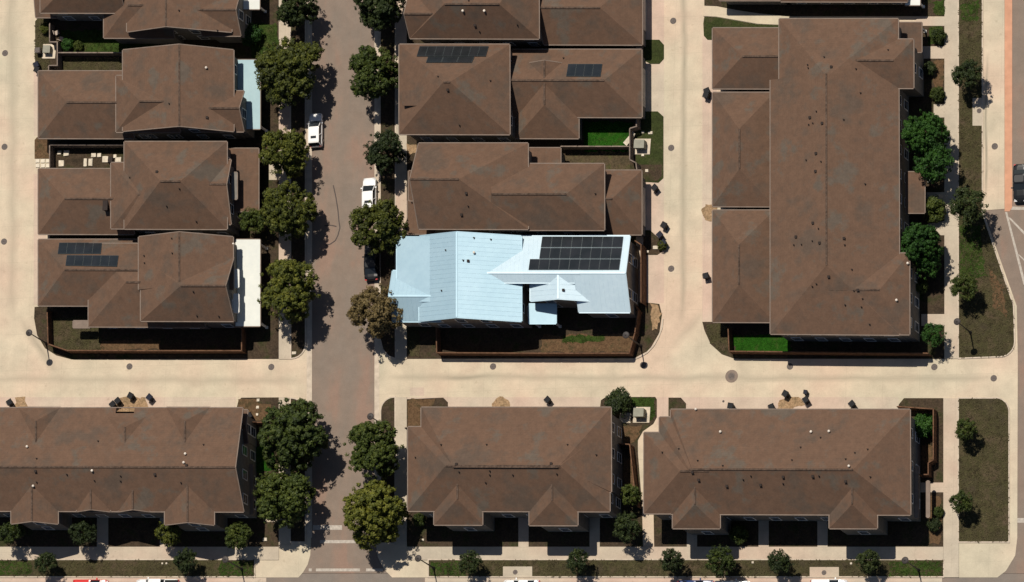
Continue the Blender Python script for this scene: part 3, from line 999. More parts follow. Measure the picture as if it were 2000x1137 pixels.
house('brown_roof_house', 'brown shingled house directly above the pale blue metal roof, low wing shaded by it', (1000, 370), [
    Wing(818, 280, 1031, 447, S2, 2.6, 'u', 350, None, 896, win='B'),
    Wing(955, 320, 1180, 449, S2 - 0.3, 2.1, 'u', 379, 960, 1106, win='BR'),
    Wing(1130, 333, 1253, 458, S1, 1.9, 'u', 388, None, 1196, gar='R'),
    Shed(1032, 289, 1095, 322, 3.1, 2.9, 2.9, 3.1, 'shingle', (), 0.14, 'trim', 'porch_roof', 'wall_siding'),
    Shed(796, 392, 850, 457, 3.0, 3.5, 3.5, 3.0, 'shingle', (0, 3)),
    Shed(798, 334, 830, 392, 2.9, 3.4, 3.5, 3.0, 'shingle_dark', (0,))],
    [(911, 378, 's'), (915, 403, 'd'), (902, 420, 's'), (1163, 379, 'd'), (805, 396, 'd')])

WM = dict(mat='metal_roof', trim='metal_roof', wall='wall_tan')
WB = dict(mat='metal_roof_painted_sheen', trim='metal_roof_painted_sheen', wall='wall_tan')
H_ROOT, H_WINGS = house('white_roof_house', 'house with a pale blue white metal roof and a big solar array', (1000, 560), [
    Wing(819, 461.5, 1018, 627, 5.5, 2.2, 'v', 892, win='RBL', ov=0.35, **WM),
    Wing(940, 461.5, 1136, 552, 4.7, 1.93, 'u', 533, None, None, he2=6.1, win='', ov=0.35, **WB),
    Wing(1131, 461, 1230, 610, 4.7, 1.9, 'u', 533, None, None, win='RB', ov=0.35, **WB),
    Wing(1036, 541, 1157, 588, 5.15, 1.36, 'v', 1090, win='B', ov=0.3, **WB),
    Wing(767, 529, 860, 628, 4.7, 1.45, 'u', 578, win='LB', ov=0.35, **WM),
    Shed(775, 463, 851, 588, 5.15, 6.30, 6.30, 5.15, 'metal_roof', (), 0.15, 'metal_roof', 'flat_roof', 'wall_tan', 0.35),
    Shed(1033, 594, 1086, 632, 3.35, 3.2, 3.05, 3.2, 'metal_roof', (2, 3), 0.14, 'metal_roof', 'entry_roof')],
    [(861, 466, 'd'), (882, 448, 'd')][:0] + [(927, 494, 'w'), (915, 510, 's'), (905, 509, 'd'), (926, 465, 'd'), (959, 468, 'd'), (871, 489, 'd'), (863, 568, 'd'), (1101, 567, 's')])

S2R = 6.2
house('row_house', 'long brown roofed row house by the right sidewalk with three garage wings', (1640, 340), [
    Wing(1522, 37, 1754, 168, S2R, 2.40, 'v', 1615, 150, None, win='T', rk=''),
    Wing(1505, 156, 1755, 652, S2R, 2.42, 'v', 1614, None, 518, win='RB', rk=''),
    Wing(1640, 77, 1784, 172, S2R, 1.4, 'u', 118, None, 1745, win='R', rk=''),
    Wing(1628, 495, 1776, 653, S2R, 1.55, 'u', 566, None, 1718, win='R', rk=''),
    Wing(1392, 55, 1530, 173, S1, 1.8, 'u', 110, 1450, None, gar='L'),
    Wing(1392, 181, 1512, 403, S1, 1.7, 'v', 1444, 252, 330, gar='L'),
    Wing(1392, 411, 1512, 629, S1, 1.7, 'v', 1443, 478, 556, gar='L', win='B'),
    Shed(1752, 44, 1800, 102, 3.3, 3.0, 3.0, 3.3, 'shingle_dark', (1,)),
    Shed(1770, 336, 1806, 416, 3.3, 3.0, 3.0, 3.3, 'shingle', (1, 2))],
    [(1578, 127, 'd'), (1579, 133, 'd'), (1624, 131, 's'), (1672, 135, 'd'), (1681, 182, 'd'), (1735, 98, 'd'), (1610, 112, 'd'), (1595, 218, 'd'), (1582, 230, 's'),
     (1588, 241, 'd'), (1580, 244, 'd'), (1606, 241, 's'), (1648, 234, 'd'), (1594, 300, 's'), (1575, 313, 'd'), (1604, 316, 'd'), (1593, 335, 's'), (1690, 360, 'd'),
     (1588, 436, 's'), (1599, 447, 'd'), (1555, 463, 's'), (1587, 471, 'd'), (1601, 475, 's'), (1566, 478, 'd'), (1551, 479, 'd'), (1649, 466, 's'), (1650, 479, 'd'),
     (1664, 527, 'd'), (1619, 541, 's'), (1595, 555, 'd'), (1587, 560, 'd'), (1676, 567, 's'), (1668, 568, 'd'), (1685, 584, 'd'), (1683, 600, 'd'), (1651, 596, 'd'), (1699, 634, 'd'),
     (1752, 587, 'w'), (1774, 515, 'w')])

house('row_house', 'brown roof sliver with a small pale porch roof at the top right edge', (1650, 0), [
    Wing(1525, -120, 1772, 3, 3.3, 2.2, 'u', -65, None, None, win='B'),
    Shed(1768, -35, 1797, 10, 2.7, 2.6, 2.6, 2.7, 'metal_white', (2,)),
    Shed(1405, -60, 1530, 1, 3.0, 3.0, 2.9, 2.9, 'shingle_dark', (), 0.15, 'trim', 'garage_roof', 'wall_siding')], [])

def row_bumps(spec):
    return [Wing(a, b, c, d, S2R, e, 'v', f, None, h, win='B') for (a, b, c, d, e, f, h) in spec]

house('row_house', 'long brown roofed row house cut off by the left edge, downspout side by green trees', (200, 910), [
    Wing(-260, 797, 474, 997, S2R, 2.6, 'u', 912, None, None, win='RB'),
    Wing(455, 801, 484, 866, 4.6, 0.7, 'u', 832, None, None, win='R')] +
    row_bumps([(22, 900, 113, 1023, 1.5, 62, None), (322, 900, 418, 1025, 1.5, 366, None)]) +
    [Wing(150, 925, 215, 999, S2R + 0.05, 1.2, 'v', 177, None, None), Wing(232, 925, 292, 999, S2R + 0.05, 1.2, 'v', 259, None, None),
     Wing(35, 796, 118, 900, S2R - 0.03, 1.35, 'v', 70, 822, None), Wing(205, 812, 290, 900, S2R + 0.3, 1.1, 'v', 244, 834, None), Wing(325, 796, 410, 900, S2R - 0.03, 1.35, 'v', 361, 822, None),
     Shed(487, 908, 494, 1004, 2.6, 2.5, 2.5, 2.6, 'trim', (), 0.1, 'trim', 'balcony_rail')],
    [(54, 873, 'w'), (72, 896, 'd'), (70, 921, 's'), (72, 942, 'd'), (66, 950, 'w'), (131, 927, 'd'), (181, 920, 'w'), (185, 939, 'd'), (236, 930, 'd'), (236, 940, 'd'), (303, 927, 's'),
     (354, 943, 'd'), (360, 904, 'w'), (363, 887, 'w'), (365, 909, 's'), (398, 869, 'd'), (192, 862, 'd')])

house('row_house', 'brown hip roofed row house by the crosswalk, lower middle of the block', (1000, 910), [
    Wing(797, 834, 1190, 998, S2R, 2.6, 'u', 910, 870, 1094, win='RB'),
    Wing(823, 796, 1193, 960, S2R, 2.62, 'u', 912, 885, 1090, win='R')] +
    row_bumps([(848, 900, 942, 1025, 1.55, 893, 975), (1034, 900, 1128, 1026, 1.55, 1078, 978)]),
    [(892, 907, 's'), (897, 922, 'd'), (957, 920, 'd'), (957, 928, 'd'), (1002, 928, 'd'), (949, 943, 'd'), (862, 869, 'd'), (812, 894, 'd'), (951, 869, 'd'), (1077, 906, 's'), (1088, 926, 'd'), (1109, 869, 'd'), (1165, 889, 'd')])

house('row_house', 'wide brown hip roofed row house beside the curved garden path', (1520, 915), [
    Wing(1258, 845, 1400, 1003, S2R, 2.5, 'u', 920, 1328, None, win='B'),
    Wing(1288, 815, 1420, 1003, S2R + 0.01, 2.55, 'u', 917, 1346, None),
    Wing(1310, 800, 1777, 1004, S2R + 0.02, 2.6, 'u', 917, 1352, 1666, win='RB')] +
    row_bumps([(1314, 905, 1406, 1032, 1.55, 1357, 985), (1620, 905, 1713, 1032, 1.55, 1664, 985)]) +
    [Shed(1787, 912, 1793, 1011, 3.0, 2.9, 2.9, 3.0, 'trim', (), 0.1, 'trim', 'balcony_rail'), Shed(1810, 940, 1815, 1010, 2.2, 2.2, 2.2, 2.2, 'trim', (), 0.08, 'trim', 'porch_rail')],
    [(1360, 800, 'w'), (1326, 877, 'd'), (1294, 884, 'd'), (1353, 923, 's'), (1365, 938, 's'), (1420, 950, 's'), (1452, 937, 'd'), (1467, 930, 'd'), (1486, 948, 's'), (1530, 932, 's'), (1530, 945, 'd'),
     (1588, 931, 's'), (1600, 930, 'd'), (1652, 941, 's'), (1659, 911, 'w'), (1652, 897, 'd'), (1603, 855, 'd'), (1585, 844, 'w'), (1620, 843, 'w'), (1408, 844, 'w'), (1363, 900, 'd'), (1412, 910, 'd'),
     (1547, 899, 'd'), (1564, 874, 'd'), (1670, 885, 'd'), (1695, 878, 'd'), (1700, 932, 'd')])

def notch(root, first, u0, v0, u1, v1, z=S2R):
    # a slot left open between two garage roofs, cut through roof and trim
    q = [P(u, v, z) for u, v in ((u0, v0), (u1, v0), (u1, v1), (u0, v1))]
    m = MB()
    m.prism(ccw(q), z - 1.5, z + 3.5)
    cut = bpy.data.objects.new('cutter', m.mesh('cutter', 'shingle'))
    COL.objects.link(cut)
    targets = [c for c in root.children_recursive if c.name.split('.')[0] in ('roof', 'eave_trim')]
    targets = targets[first:first + 2]
    for o in targets + [cut]:
        bm = bmesh.new()
        bm.from_mesh(o.data)
        bmesh.ops.recalc_face_normals(bm, faces=bm.faces)
        bm.to_mesh(o.data)
        bm.free()
    for o in targets:
        md = o.modifiers.new('slot', 'BOOLEAN')
        md.object, md.operation, md.solver = cut, 'DIFFERENCE', 'EXACT'
    bpy.context.view_layer.update()
    dg = bpy.context.evaluated_depsgraph_get()
    for o in targets:
        me = bpy.data.meshes.new_from_object(o.evaluated_get(dg))
        o.modifiers.clear()
        o.data = me
    bpy.data.objects.remove(cut)

notch(list(HOUSES.values())[10][0], 0, 227, 780, 263, 808)
notch(list(HOUSES.values())[12][0], 4, 1520, 780, 1547, 810)

# ------------------------------------------------------------------ solar arrays: every panel its own part
def house_wings(i):
    return list(HOUSES.values())[i][1]

def solar(label, wings, quads):
    """quads: (corner px list tl,tr,br,bl, columns, rows)"""
    first = roof_hit(wings, *quads[0][0][0])
    root = thing('solar_array', label, 'solar array', first, 'rooftop solar arrays')
    for q, nc, nr in quads:
        c = [roof_hit(wings, u, v) for u, v in q]
        nrm = (c[1] - c[0]).cross(c[3] - c[0]).normalized()
        if nrm.z < 0:
            nrm = -nrm
        up = nrm * 0.11
        def bl(s, t):
            return c[0] * (1 - s) * (1 - t) + c[1] * s * (1 - t) + c[2] * s * t + c[3] * (1 - s) * t + up
        for i in range(nc):
            for j in range(nr):
                g = 0.008
                q4 = [bl((i + g) / nc, (j + g) / nr), bl((i + 1 - g) / nc, (j + g) / nr), bl((i + 1 - g) / nc, (j + 1 - g) / nr), bl((i + g) / nc, (j + 1 - g) / nr)]
                m = MB()
                m.add(q4 + [p - nrm * 0.045 for p in q4], [(3, 2, 1, 0), (4, 5, 6, 7), (0, 1, 5, 4), (1, 2, 6, 5), (2, 3, 7, 6), (3, 0, 4, 7)])
                pan = m.build('solar_panel', 'solar_glass', root)
                f = MB()
                for a, b in ((0, 1), (1, 2), (2, 3), (3, 0)):
                    mid = sum(q4, Vector()) / 4
                    ia, ib = q4[a] + (mid - q4[a]) * 0.045, q4[b] + (mid - q4[b]) * 0.045
                    e = nrm * 0.012
                    f.add([q4[a] + e, q4[b] + e, ib + e, ia + e, q4[a], q4[b], ib, ia], [(0, 1, 2, 3), (4, 7, 6, 5), (0, 4, 5, 1), (2, 6, 7, 3)])
                f.build('frame', 'solar_frame', pan)
    return root

solar('dark solar array of two offset rows on the corner house, left block', house_wings(3),
      [([(116, 475), (200, 475), (197, 497), (113, 497)], 5, 1), ([(131, 499.5), (232, 500), (229, 522), (128, 520)], 6, 1)])
solar('eight upright panels over three flat ones on the pyramid roof', house_wings(5),
      [([(820, 91.5), (955, 91.5), (949, 111.5), (814, 111.5)], 8, 1), ([(836, 112.5), (927, 112.5), (922, 123.5), (832, 123.5)], 3, 1)])
solar('four panel solar array on the low brown garage roof', house_wings(5), [([(1110, 126), (1177, 126), (1173, 151), (1106, 150.5)], 4, 1)])
solar('large dark solar array on the pale blue white metal roof', H_WINGS,
      [([(1059.5, 463), (1218, 463), (1215.5, 484), (1056.5, 484)], 8, 1), ([(1056.5, 485), (1215.5, 485), (1212.5, 506), (1053.5, 506)], 8, 1),
       ([(1035.5, 507), (1212.5, 507), (1209.5, 528), (1032.5, 528)], 9, 1)])

# ------------------------------------------------------------------ fences: bays of upright boards between posts
def fence(label, line, h=1.8, mat='wood_fence', closed=False):
    pts = [P(u, v, h) for u, v in line]
    pts = [Vector((p.x, p.y, 0)) for p in pts]
    root = thing('wooden_fence', label, 'fence', pts[0])
    rnd = random.Random(len(label) * 7 + int(line[0][0]))
    def post(p):
        m = MB()
        m.box((p.x, p.y, h / 2 - 0.05), 0.11, 0.11, h + 0.06)
        m.build('post', mat, root)
    post(pts[0])
    for a, b in zip(pts, pts[1:]):
        L = (b - a).length
        n = max(1, round(L / 2.4))
        d = (b - a) / L
        side = Vector((-d.y, d.x, 0))
        for i in range(n):
            s0, s1 = L * i / n + 0.06, L * (i + 1) / n - 0.06
            m = MB()
            for zr in (0.35, h - 0.3):
                m.bar(a + d * s0 + Vector((0, 0, zr)) + side * 0.04, a + d * s1 + Vector((0, 0, zr)) + side * 0.04, 0.05, 0.09)
            nb = max(1, int((s1 - s0) / 0.16))
            for k in range(nb):
                p0 = a + d * (s0 + (s1 - s0) * (k + 0.04) / nb)
                p1 = a + d * (s0 + (s1 - s0) * (k + 0.96) / nb)
                zt = h - rnd.uniform(0, 0.04)
                m.bar(p0 + Vector((0, 0, zt / 2)), p1 + Vector((0, 0, zt / 2)), 0.028, zt)
            m.bar(a + d * s0 + Vector((0, 0, h + 0.03)), a + d * s1 + Vector((0, 0, h + 0.03)), 0.14, 0.035)
            pn = m.build('fence_panel', mat, root)
            post(a + d * (L * (i + 1) / n))
    return root

fence('brown board fence wrapping the yard of the bottom left corner house', [(92, 604), (94, 672), (131, 684.5), (300, 685), (472, 685), (472, 640)])
fence('brown board fence round the yard below the pale blue white roof', [(852, 640), (853, 689), (1050, 690), (1229, 690), (1240, 650), (1246, 606), (1236, 588)])
fence('tall brown fence strip along the end wall beside the large solar array', [(1240, 470), (1252, 478), (1252, 590)], 2.3)
fence('grey fence closing the small bright green yard from the alley', [(1243, 226), (1243, 247), (1230, 251), (1230, 286), (1230, 312), (1242, 318), (1244, 332)], 1.8, 'wood_fence_grey')
fence('grey fence between the bright green yard and the house below it', [(1095, 286), (1228, 286)], 1.8, 'wood_fence_grey')
fence('grey zigzag fence beside the bins and utility box at top left', [(97, 46), (97, 82), (112, 82), (112, 128), (95, 128), (95, 139)], 1.8, 'wood_fence_grey')
fence('straight grey fence between the two narrow yards at top left', [(114, 103), (268, 103)], 1.8, 'wood_fence_grey')
fence('grey fence round the yard with pale stones and furniture', [(97, 326), (97, 283), (242, 283)], 1.8, 'wood_fence_grey')
fence('dark brown fence along the alley under the long row house', [(1422, 640), (1424, 686), (1600, 688), (1812, 690)], 1.8)
fence('brown slanted garden fence beside the curved garden path', [(1199, 866), (1230, 868), (1239, 952), (1244, 988)])
fence('brown fence round the narrow yard at the row house end, lower right', [(1752, 794), (1823, 799), (1823, 898), (1813, 904), (1813, 927), (1795, 927)])
fence('short brown fence piece between the lower left row house and a tree', [(486, 825), (518, 825)])
fence('single dark fence bay by the lower sidewalk near the bare soil', [(791, 836), (822, 836)], 1.6, 'pipe_dark')

# ------------------------------------------------------------------ trees
def leaf_cloud(m, rnd, c, rc, n, size, up=0.35):
    for _ in range(n):
        d = Vector((rnd.gauss(0, 1), rnd.gauss(0, 1), rnd.gauss(0, 1) + up)).normalized()
        p = c + d * rc * rnd.uniform(0.55, 1.05)
        nn = (d + Vector((rnd.uniform(-.45, .45), rnd.uniform(-.45, .45), rnd.uniform(-.2, .6)))).normalized()
        a = nn.cross(Vector((rnd.uniform(-1, 1), rnd.uniform(-1, 1), rnd.uniform(-1, 1)))).normalized()
        b = nn.cross(a)
        s = size * rnd.uniform(0.7, 1.3)
        k = len(m.v)
        m.v += [p - a * s, p + b * s * 0.55 - a * s * 0.1, p + a * s, p - b * s * 0.55 + a * s * 0.1]
        m.f.append((k, k + 1, k + 2, k + 3))

def tree_meshes(seed, rad=3.6, ht=7.6, nl=11, dens=1.0, size=0.145, open_=0.0):
    """canonical tree of crown radius rad: (crown mesh builder, trunk mesh builder, height of the crown's middle)"""
    rnd = random.Random(seed)
    zc = ht - rad * 0.72
    crown, trunk = MB(), MB()
    lobes = [(Vector((rnd.uniform(-.3, .3), rnd.uniform(-.3, .3), zc + rad * 0.42)), rad * 0.52)]
    for i in range(nl):
        a = 2 * math.pi * i / nl * 1.0 + rnd.uniform(-.35, .35)
        e = (-0.5, 0.1, 0.7, -0.15, 0.4)[i % 5] + rnd.uniform(-.12, .12)
        q = rnd.uniform(0.52, 0.74) * math.cos(e)
        lobes.append((Vector((math.cos(a) * rad * q, math.sin(a) * rad * q, zc + math.sin(e) * rad * 0.85)), rad * rnd.uniform(0.30, 0.44)))
    for c, r in lobes:
        n = int(36 * (r / 1.2) ** 1.7 * dens) + 5
        for _ in range(n):
            d = Vector((rnd.gauss(0, 1), rnd.gauss(0, 1), rnd.gauss(0, 1) + 0.35)).normalized()
            rr = rnd.uniform(0.24, 0.46)
            leaf_cloud(crown, rnd, c + d * r * rnd.uniform(0.70, 1.02), rr, int(46 * dens), size)
    for _ in range(int(44 * dens)):                        # loose outer sprays
        a, e = rnd.uniform(0, 2 * math.pi), rnd.uniform(-0.4, 0.7)
        d = Vector((math.cos(a) * math.cos(e), math.sin(a) * math.cos(e), math.sin(e) * 0.85))
        leaf_cloud(crown, rnd, Vector((0, 0, zc)) + d * rad * rnd.uniform(0.86, 1.07), rnd.uniform(0.22, 0.40), 26, size * 0.9)
    base = Vector((0, 0, -0.05))
    fork = Vector((rnd.uniform(-.1, .1), rnd.uniform(-.1, .1), zc - rad * 0.6))
    trunk.tube([base, base + (fork - base) * 0.1, fork], [0.26, 0.19, 0.14], 8)
    for c, r in lobes:
        mid = fork + (c - fork) * 0.5 + Vector((0, 0, 0.25))
        trunk.tube([fork, mid, c], [0.10, 0.06, 0.025], 5)
    return crown, trunk, zc

TREE_PROTO = {}
def proto(kind, seeds, **kw):
    TREE_PROTO[kind] = []
    for sd in seeds:
        cr, tr, zc = tree_meshes(sd, **kw)
        TREE_PROTO[kind].append((cr, tr.mesh('trunk', 'bark'), zc, kw.get('rad', 3.6), {}))
proto('street', (3, 11, 23, 41))
proto('loose', (5, 17), rad=3.2, ht=7.2, nl=10, dens=0.85, size=0.13)
proto('young', (7, 19, 29), rad=1.9, ht=5.4, nl=7, dens=0.8, size=0.12)
proto('shrub', (2, 13), rad=1.2, ht=2.0, nl=6, dens=0.9, size=0.11)

_k = [0]
def tree(u, v, r_px, kind, leaf, label, group, name='street_tree', cat='tree', seed=None):
    i = _k[0] if seed is None else seed
    _k[0] += 1
    cr, tr, zc, rad, cache = TREE_PROTO[kind][i % len(TREE_PROTO[kind])]
    if leaf not in cache:
        cache[leaf] = cr.mesh('crown', leaf)
    s = r_px * PX * 1.02 / rad
    sz = s if kind != 'street' else 0.5 * s + 0.5
    p = P(u + 4, v, zc * sz)
    root = thing(name, label, cat, (p.x, p.y, 0.08), group)
    root.rotation_euler = (0, 0, (i * 2.399) % (2 * math.pi))
    root.scale = (s, s, sz)
    c = bpy.data.objects.new('crown', cache[leaf])
    t = bpy.data.objects.new('trunk', tr)
    for o in (c, t):
        COL.objects.link(o)
        o.parent = root
    return root

G1 = 'street trees along the middle street'
ST = [
 (578, 14, 40, 'street', 'leaf_dark', 'dark street tree cut off by the top edge, left of the street'),
 (560, 138, 64, 'street', 'leaf_olive', 'biggest yellow green street tree beside the pale teal porch roof'),
 (553, 300, 47, 'street', 'leaf_olive', 'street tree leaning over the rear of the parked white car'),
 (559, 412, 53, 'street', 'leaf_olive', 'street tree casting shadow towards the tar seam'),
 (560, 568, 58, 'street', 'leaf_olive', 'street tree in front of the white metal porch roof'),
 (568, 850, 66, 'street', 'leaf_green', 'large dark green street tree at the corner of alley and street, lower left'),
 (552, 968, 58, 'street', 'leaf_green', 'green street tree just above the stop line, left of the street'),
 (738, 10, 48, 'street', 'leaf_dark', 'street tree cut off by the top edge, right of the street'),
 (728, 142, 51, 'street', 'leaf_green', 'street tree beside the pyramid roofed house'),
 (746, 298, 40, 'loose', 'leaf_dark', 'sparse small street tree above the white car with a sunroof'),
 (736, 446, 54, 'street', 'leaf_olive', 'street tree over the back of the white car, next to the pale blue roof'),
 (731, 607, 51, 'loose', 'leaf_brown', 'brownish half dry street tree left of the pale blue roof'),
 (726, 880, 54, 'street', 'leaf_green', 'street tree below the single lamp at the alley mouth'),
 (727, 1003, 60, 'street', 'leaf_olive', 'street tree shading the right end of the crosswalk'),
]
for u, v, r, k, lf, lab in ST:
    tree(u, v, r, k, lf, lab, G1)
G2 = 'small trees on the right hand verge'
for i, (u, v, r, lab) in enumerate([(1886, 145, 28, 'small dark tree on the right verge, topmost'), (1887, 404, 34, 'small dark tree on the verge where the street narrows'),
     (1879, 562, 25, 'small tree on the right verge above the lamp'), (1882, 838, 21, 'round small tree on the lower right verge, upper one'), (1875, 982, 21, 'round small tree on the lower right verge, lower one')]):
    tree(u, v, r, 'young', 'leaf_dark' if i < 2 else 'leaf_green', lab, G2, 'verge_tree')
G3 = 'small trees on the bottom verge'
for i, (u, v, r, lab) in enumerate([(86, 1100, 21, 'small dark tree on the bottom verge above the red car'), (358, 1096, 23, 'small dark tree on the bottom verge right of the white pickup'),
     (915, 1099, 22, 'small dark tree on the bottom verge left of the first access pad'), (1126, 1098, 23, 'small dark tree on the bottom verge right of the first access pad'),
     (1308, 1096, 22, 'small dark tree on the bottom verge, in front of the curved path'), (1405, 1096, 28, 'green small tree on the bottom verge above the dark blue car'),
     (1520, 1098, 23, 'small dark tree on the bottom verge left of the second access pad'), (1692, 1098, 22, 'small dark tree on the bottom verge right of the second access pad')]):
    tree(u, v, r, 'young', 'leaf_green' if i == 5 else 'leaf_dark', lab, G3, 'verge_tree')
G4 = 'garden trees and shrubs'
for (u, v, r, k, lf, lab, nm) in [
     (1804, 262, 43, 'street', 'leaf_bright', 'bright green garden tree beside the long row house', 'garden_tree'),
     (1822, 318, 36, 'young', 'leaf_bright', 'smaller green garden tree touching the bright green one, above the small porch roof', 'garden_tree'),
     (1794, 480, 41, 'street', 'leaf_bright', 'green garden tree beside the right end of the long row house', 'garden_tree'),
     (1806, 518, 24, 'young', 'leaf_bright', 'small green garden tree under the larger one by the lower row house windows', 'garden_tree'),
     (1820, 410, 22, 'shrub', 'leaf_green', 'dark shrub beside the small brown porch roof at right', 'shrub'),
     (1830, 70, 13, 'shrub', 'leaf_green', 'round green shrub in the small lawn at top right', 'shrub'),
     (1812, 135, 12, 'shrub', 'leaf_dark', 'dark shrub under the three upper windows', 'shrub'),
     (1828, 185, 13, 'shrub', 'leaf_green', 'green shrub at the end of the strip below the upper windows', 'shrub'),
     (1795, 558, 14, 'shrub', 'leaf_green', 'shrub in front of the lower windows of the long row house', 'shrub'),
     (1820, 655, 22, 'young', 'leaf_bright', 'bright small garden tree at the lower right corner of the long row house', 'garden_tree'),
     (490, 432, 25, 'young', 'leaf_green', 'shaded garden tree between two porches, left block', 'garden_tree'),
     (485, 68, 20, 'shrub', 'leaf_bright', 'green shrub in the front lawn at top left', 'shrub'),
     (160, 1040, 26, 'young', 'leaf_dark', 'shaded garden tree in the middle of the lower left front yards', 'garden_tree'),
     (20, 1040, 24, 'young', 'leaf_green', 'garden tree at the left edge of the lower left front yards', 'garden_tree'),
     (325, 1040, 26, 'young', 'leaf_olive', 'olive garden tree by the second front walk, lower left', 'garden_tree'),
     (462, 1046, 26, 'young', 'leaf_green', 'garden tree at the right end of the lower left front yards', 'garden_tree'),
     (1205, 785, 24, 'shrub', 'leaf_dark', 'dark round shrub by the alley next to the utility pad', 'shrub'),
     (1228, 968, 20, 'young', 'leaf_green', 'garden tree inside the slanted garden fence', 'garden_tree'),
     (1222, 1030, 27, 'young', 'leaf_dark', 'garden tree between the two lower row houses near the sidewalk', 'garden_tree'),
     (1798, 832, 20, 'shrub', 'leaf_bright', 'bright shrub in the narrow fenced yard, lower right', 'shrub'),
     (1440, 1045, 16, 'shrub', 'leaf_green', 'lone shrub in the shaded front yard of the wide row house', 'shrub'),
     (815, 1015, 12, 'shrub', 'leaf_green', 'small shrub at the front corner by the crosswalk', 'shrub'),
     (128, 88, 11, 'shrub', 'leaf_bright', 'yellow green shrub in the narrow top left yard', 'shrub'),
     (150, 90, 9, 'shrub', 'leaf_green', 'second shrub in the narrow top left yard', 'shrub'),
     (800, 440, 13, 'shrub', 'leaf_olive', 'olive shrub at the foot of the brown porch roof', 'shrub'),
     (1290, 480, 9, 'shrub', 'leaf_olive', 'small shrub under the two big bins by the alley', 'shrub'),
     (85, 55, 10, 'shrub', 'leaf_olive', 'low shrub in the planting bed above the metal bin', 'shrub'),
     (1820, 1025, 12, 'shrub', 'leaf_dark', 'dark shrub by the bare soil at the lower right sidewalk', 'shrub'),
     (1830, 1000, 9, 'shrub', 'leaf_green', 'small green shrub beside the lower right porch rail', 'shrub'),
     (1200, 870, 10, 'shrub', 'leaf_dark', 'shrub inside the top corner of the slanted fence', 'shrub')]:
    tree(u, v, r, k, lf, lab, G4, nm, 'tree' if nm == 'garden_tree' else 'shrub')

# ------------------------------------------------------------------ cars
def rrect(l0, l1, w, r, n=5):
    """rounded plan outline between x=l0 (rear) and x=l1 (front), width w"""
    pts = []
    for cx, cy, a0 in ((l1 - r, w / 2 - r, 0), (l0 + r, w / 2 - r, 90), (l0 + r, -w / 2 + r, 180), (l1 - r, -w / 2 + r, 270)):
        for i in range(n + 1):
            a = R(a0 + 90 * i / n)
            pts.append((cx + r * math.cos(a), cy + r * math.sin(a)))
    return pts

def loft(m, levels, cap_top=True):
    n = len(levels[0][0])
    vs = [(x, y, z if not callable(z) else z(x, y)) for poly, z in levels for x, y in poly]
    fs = []
    for i in range(len(levels) - 1):
        for k in range(n):
            fs.append((i * n + k, i * n + (k + 1) % n, (i + 1) * n + (k + 1) % n, (i + 1) * n + k))
    fs.append(tuple(range(n - 1, -1, -1)))
    if cap_top:
        fs.append(tuple((len(levels) - 1) * n + k for k in range(n)))
    m.add(vs, fs)

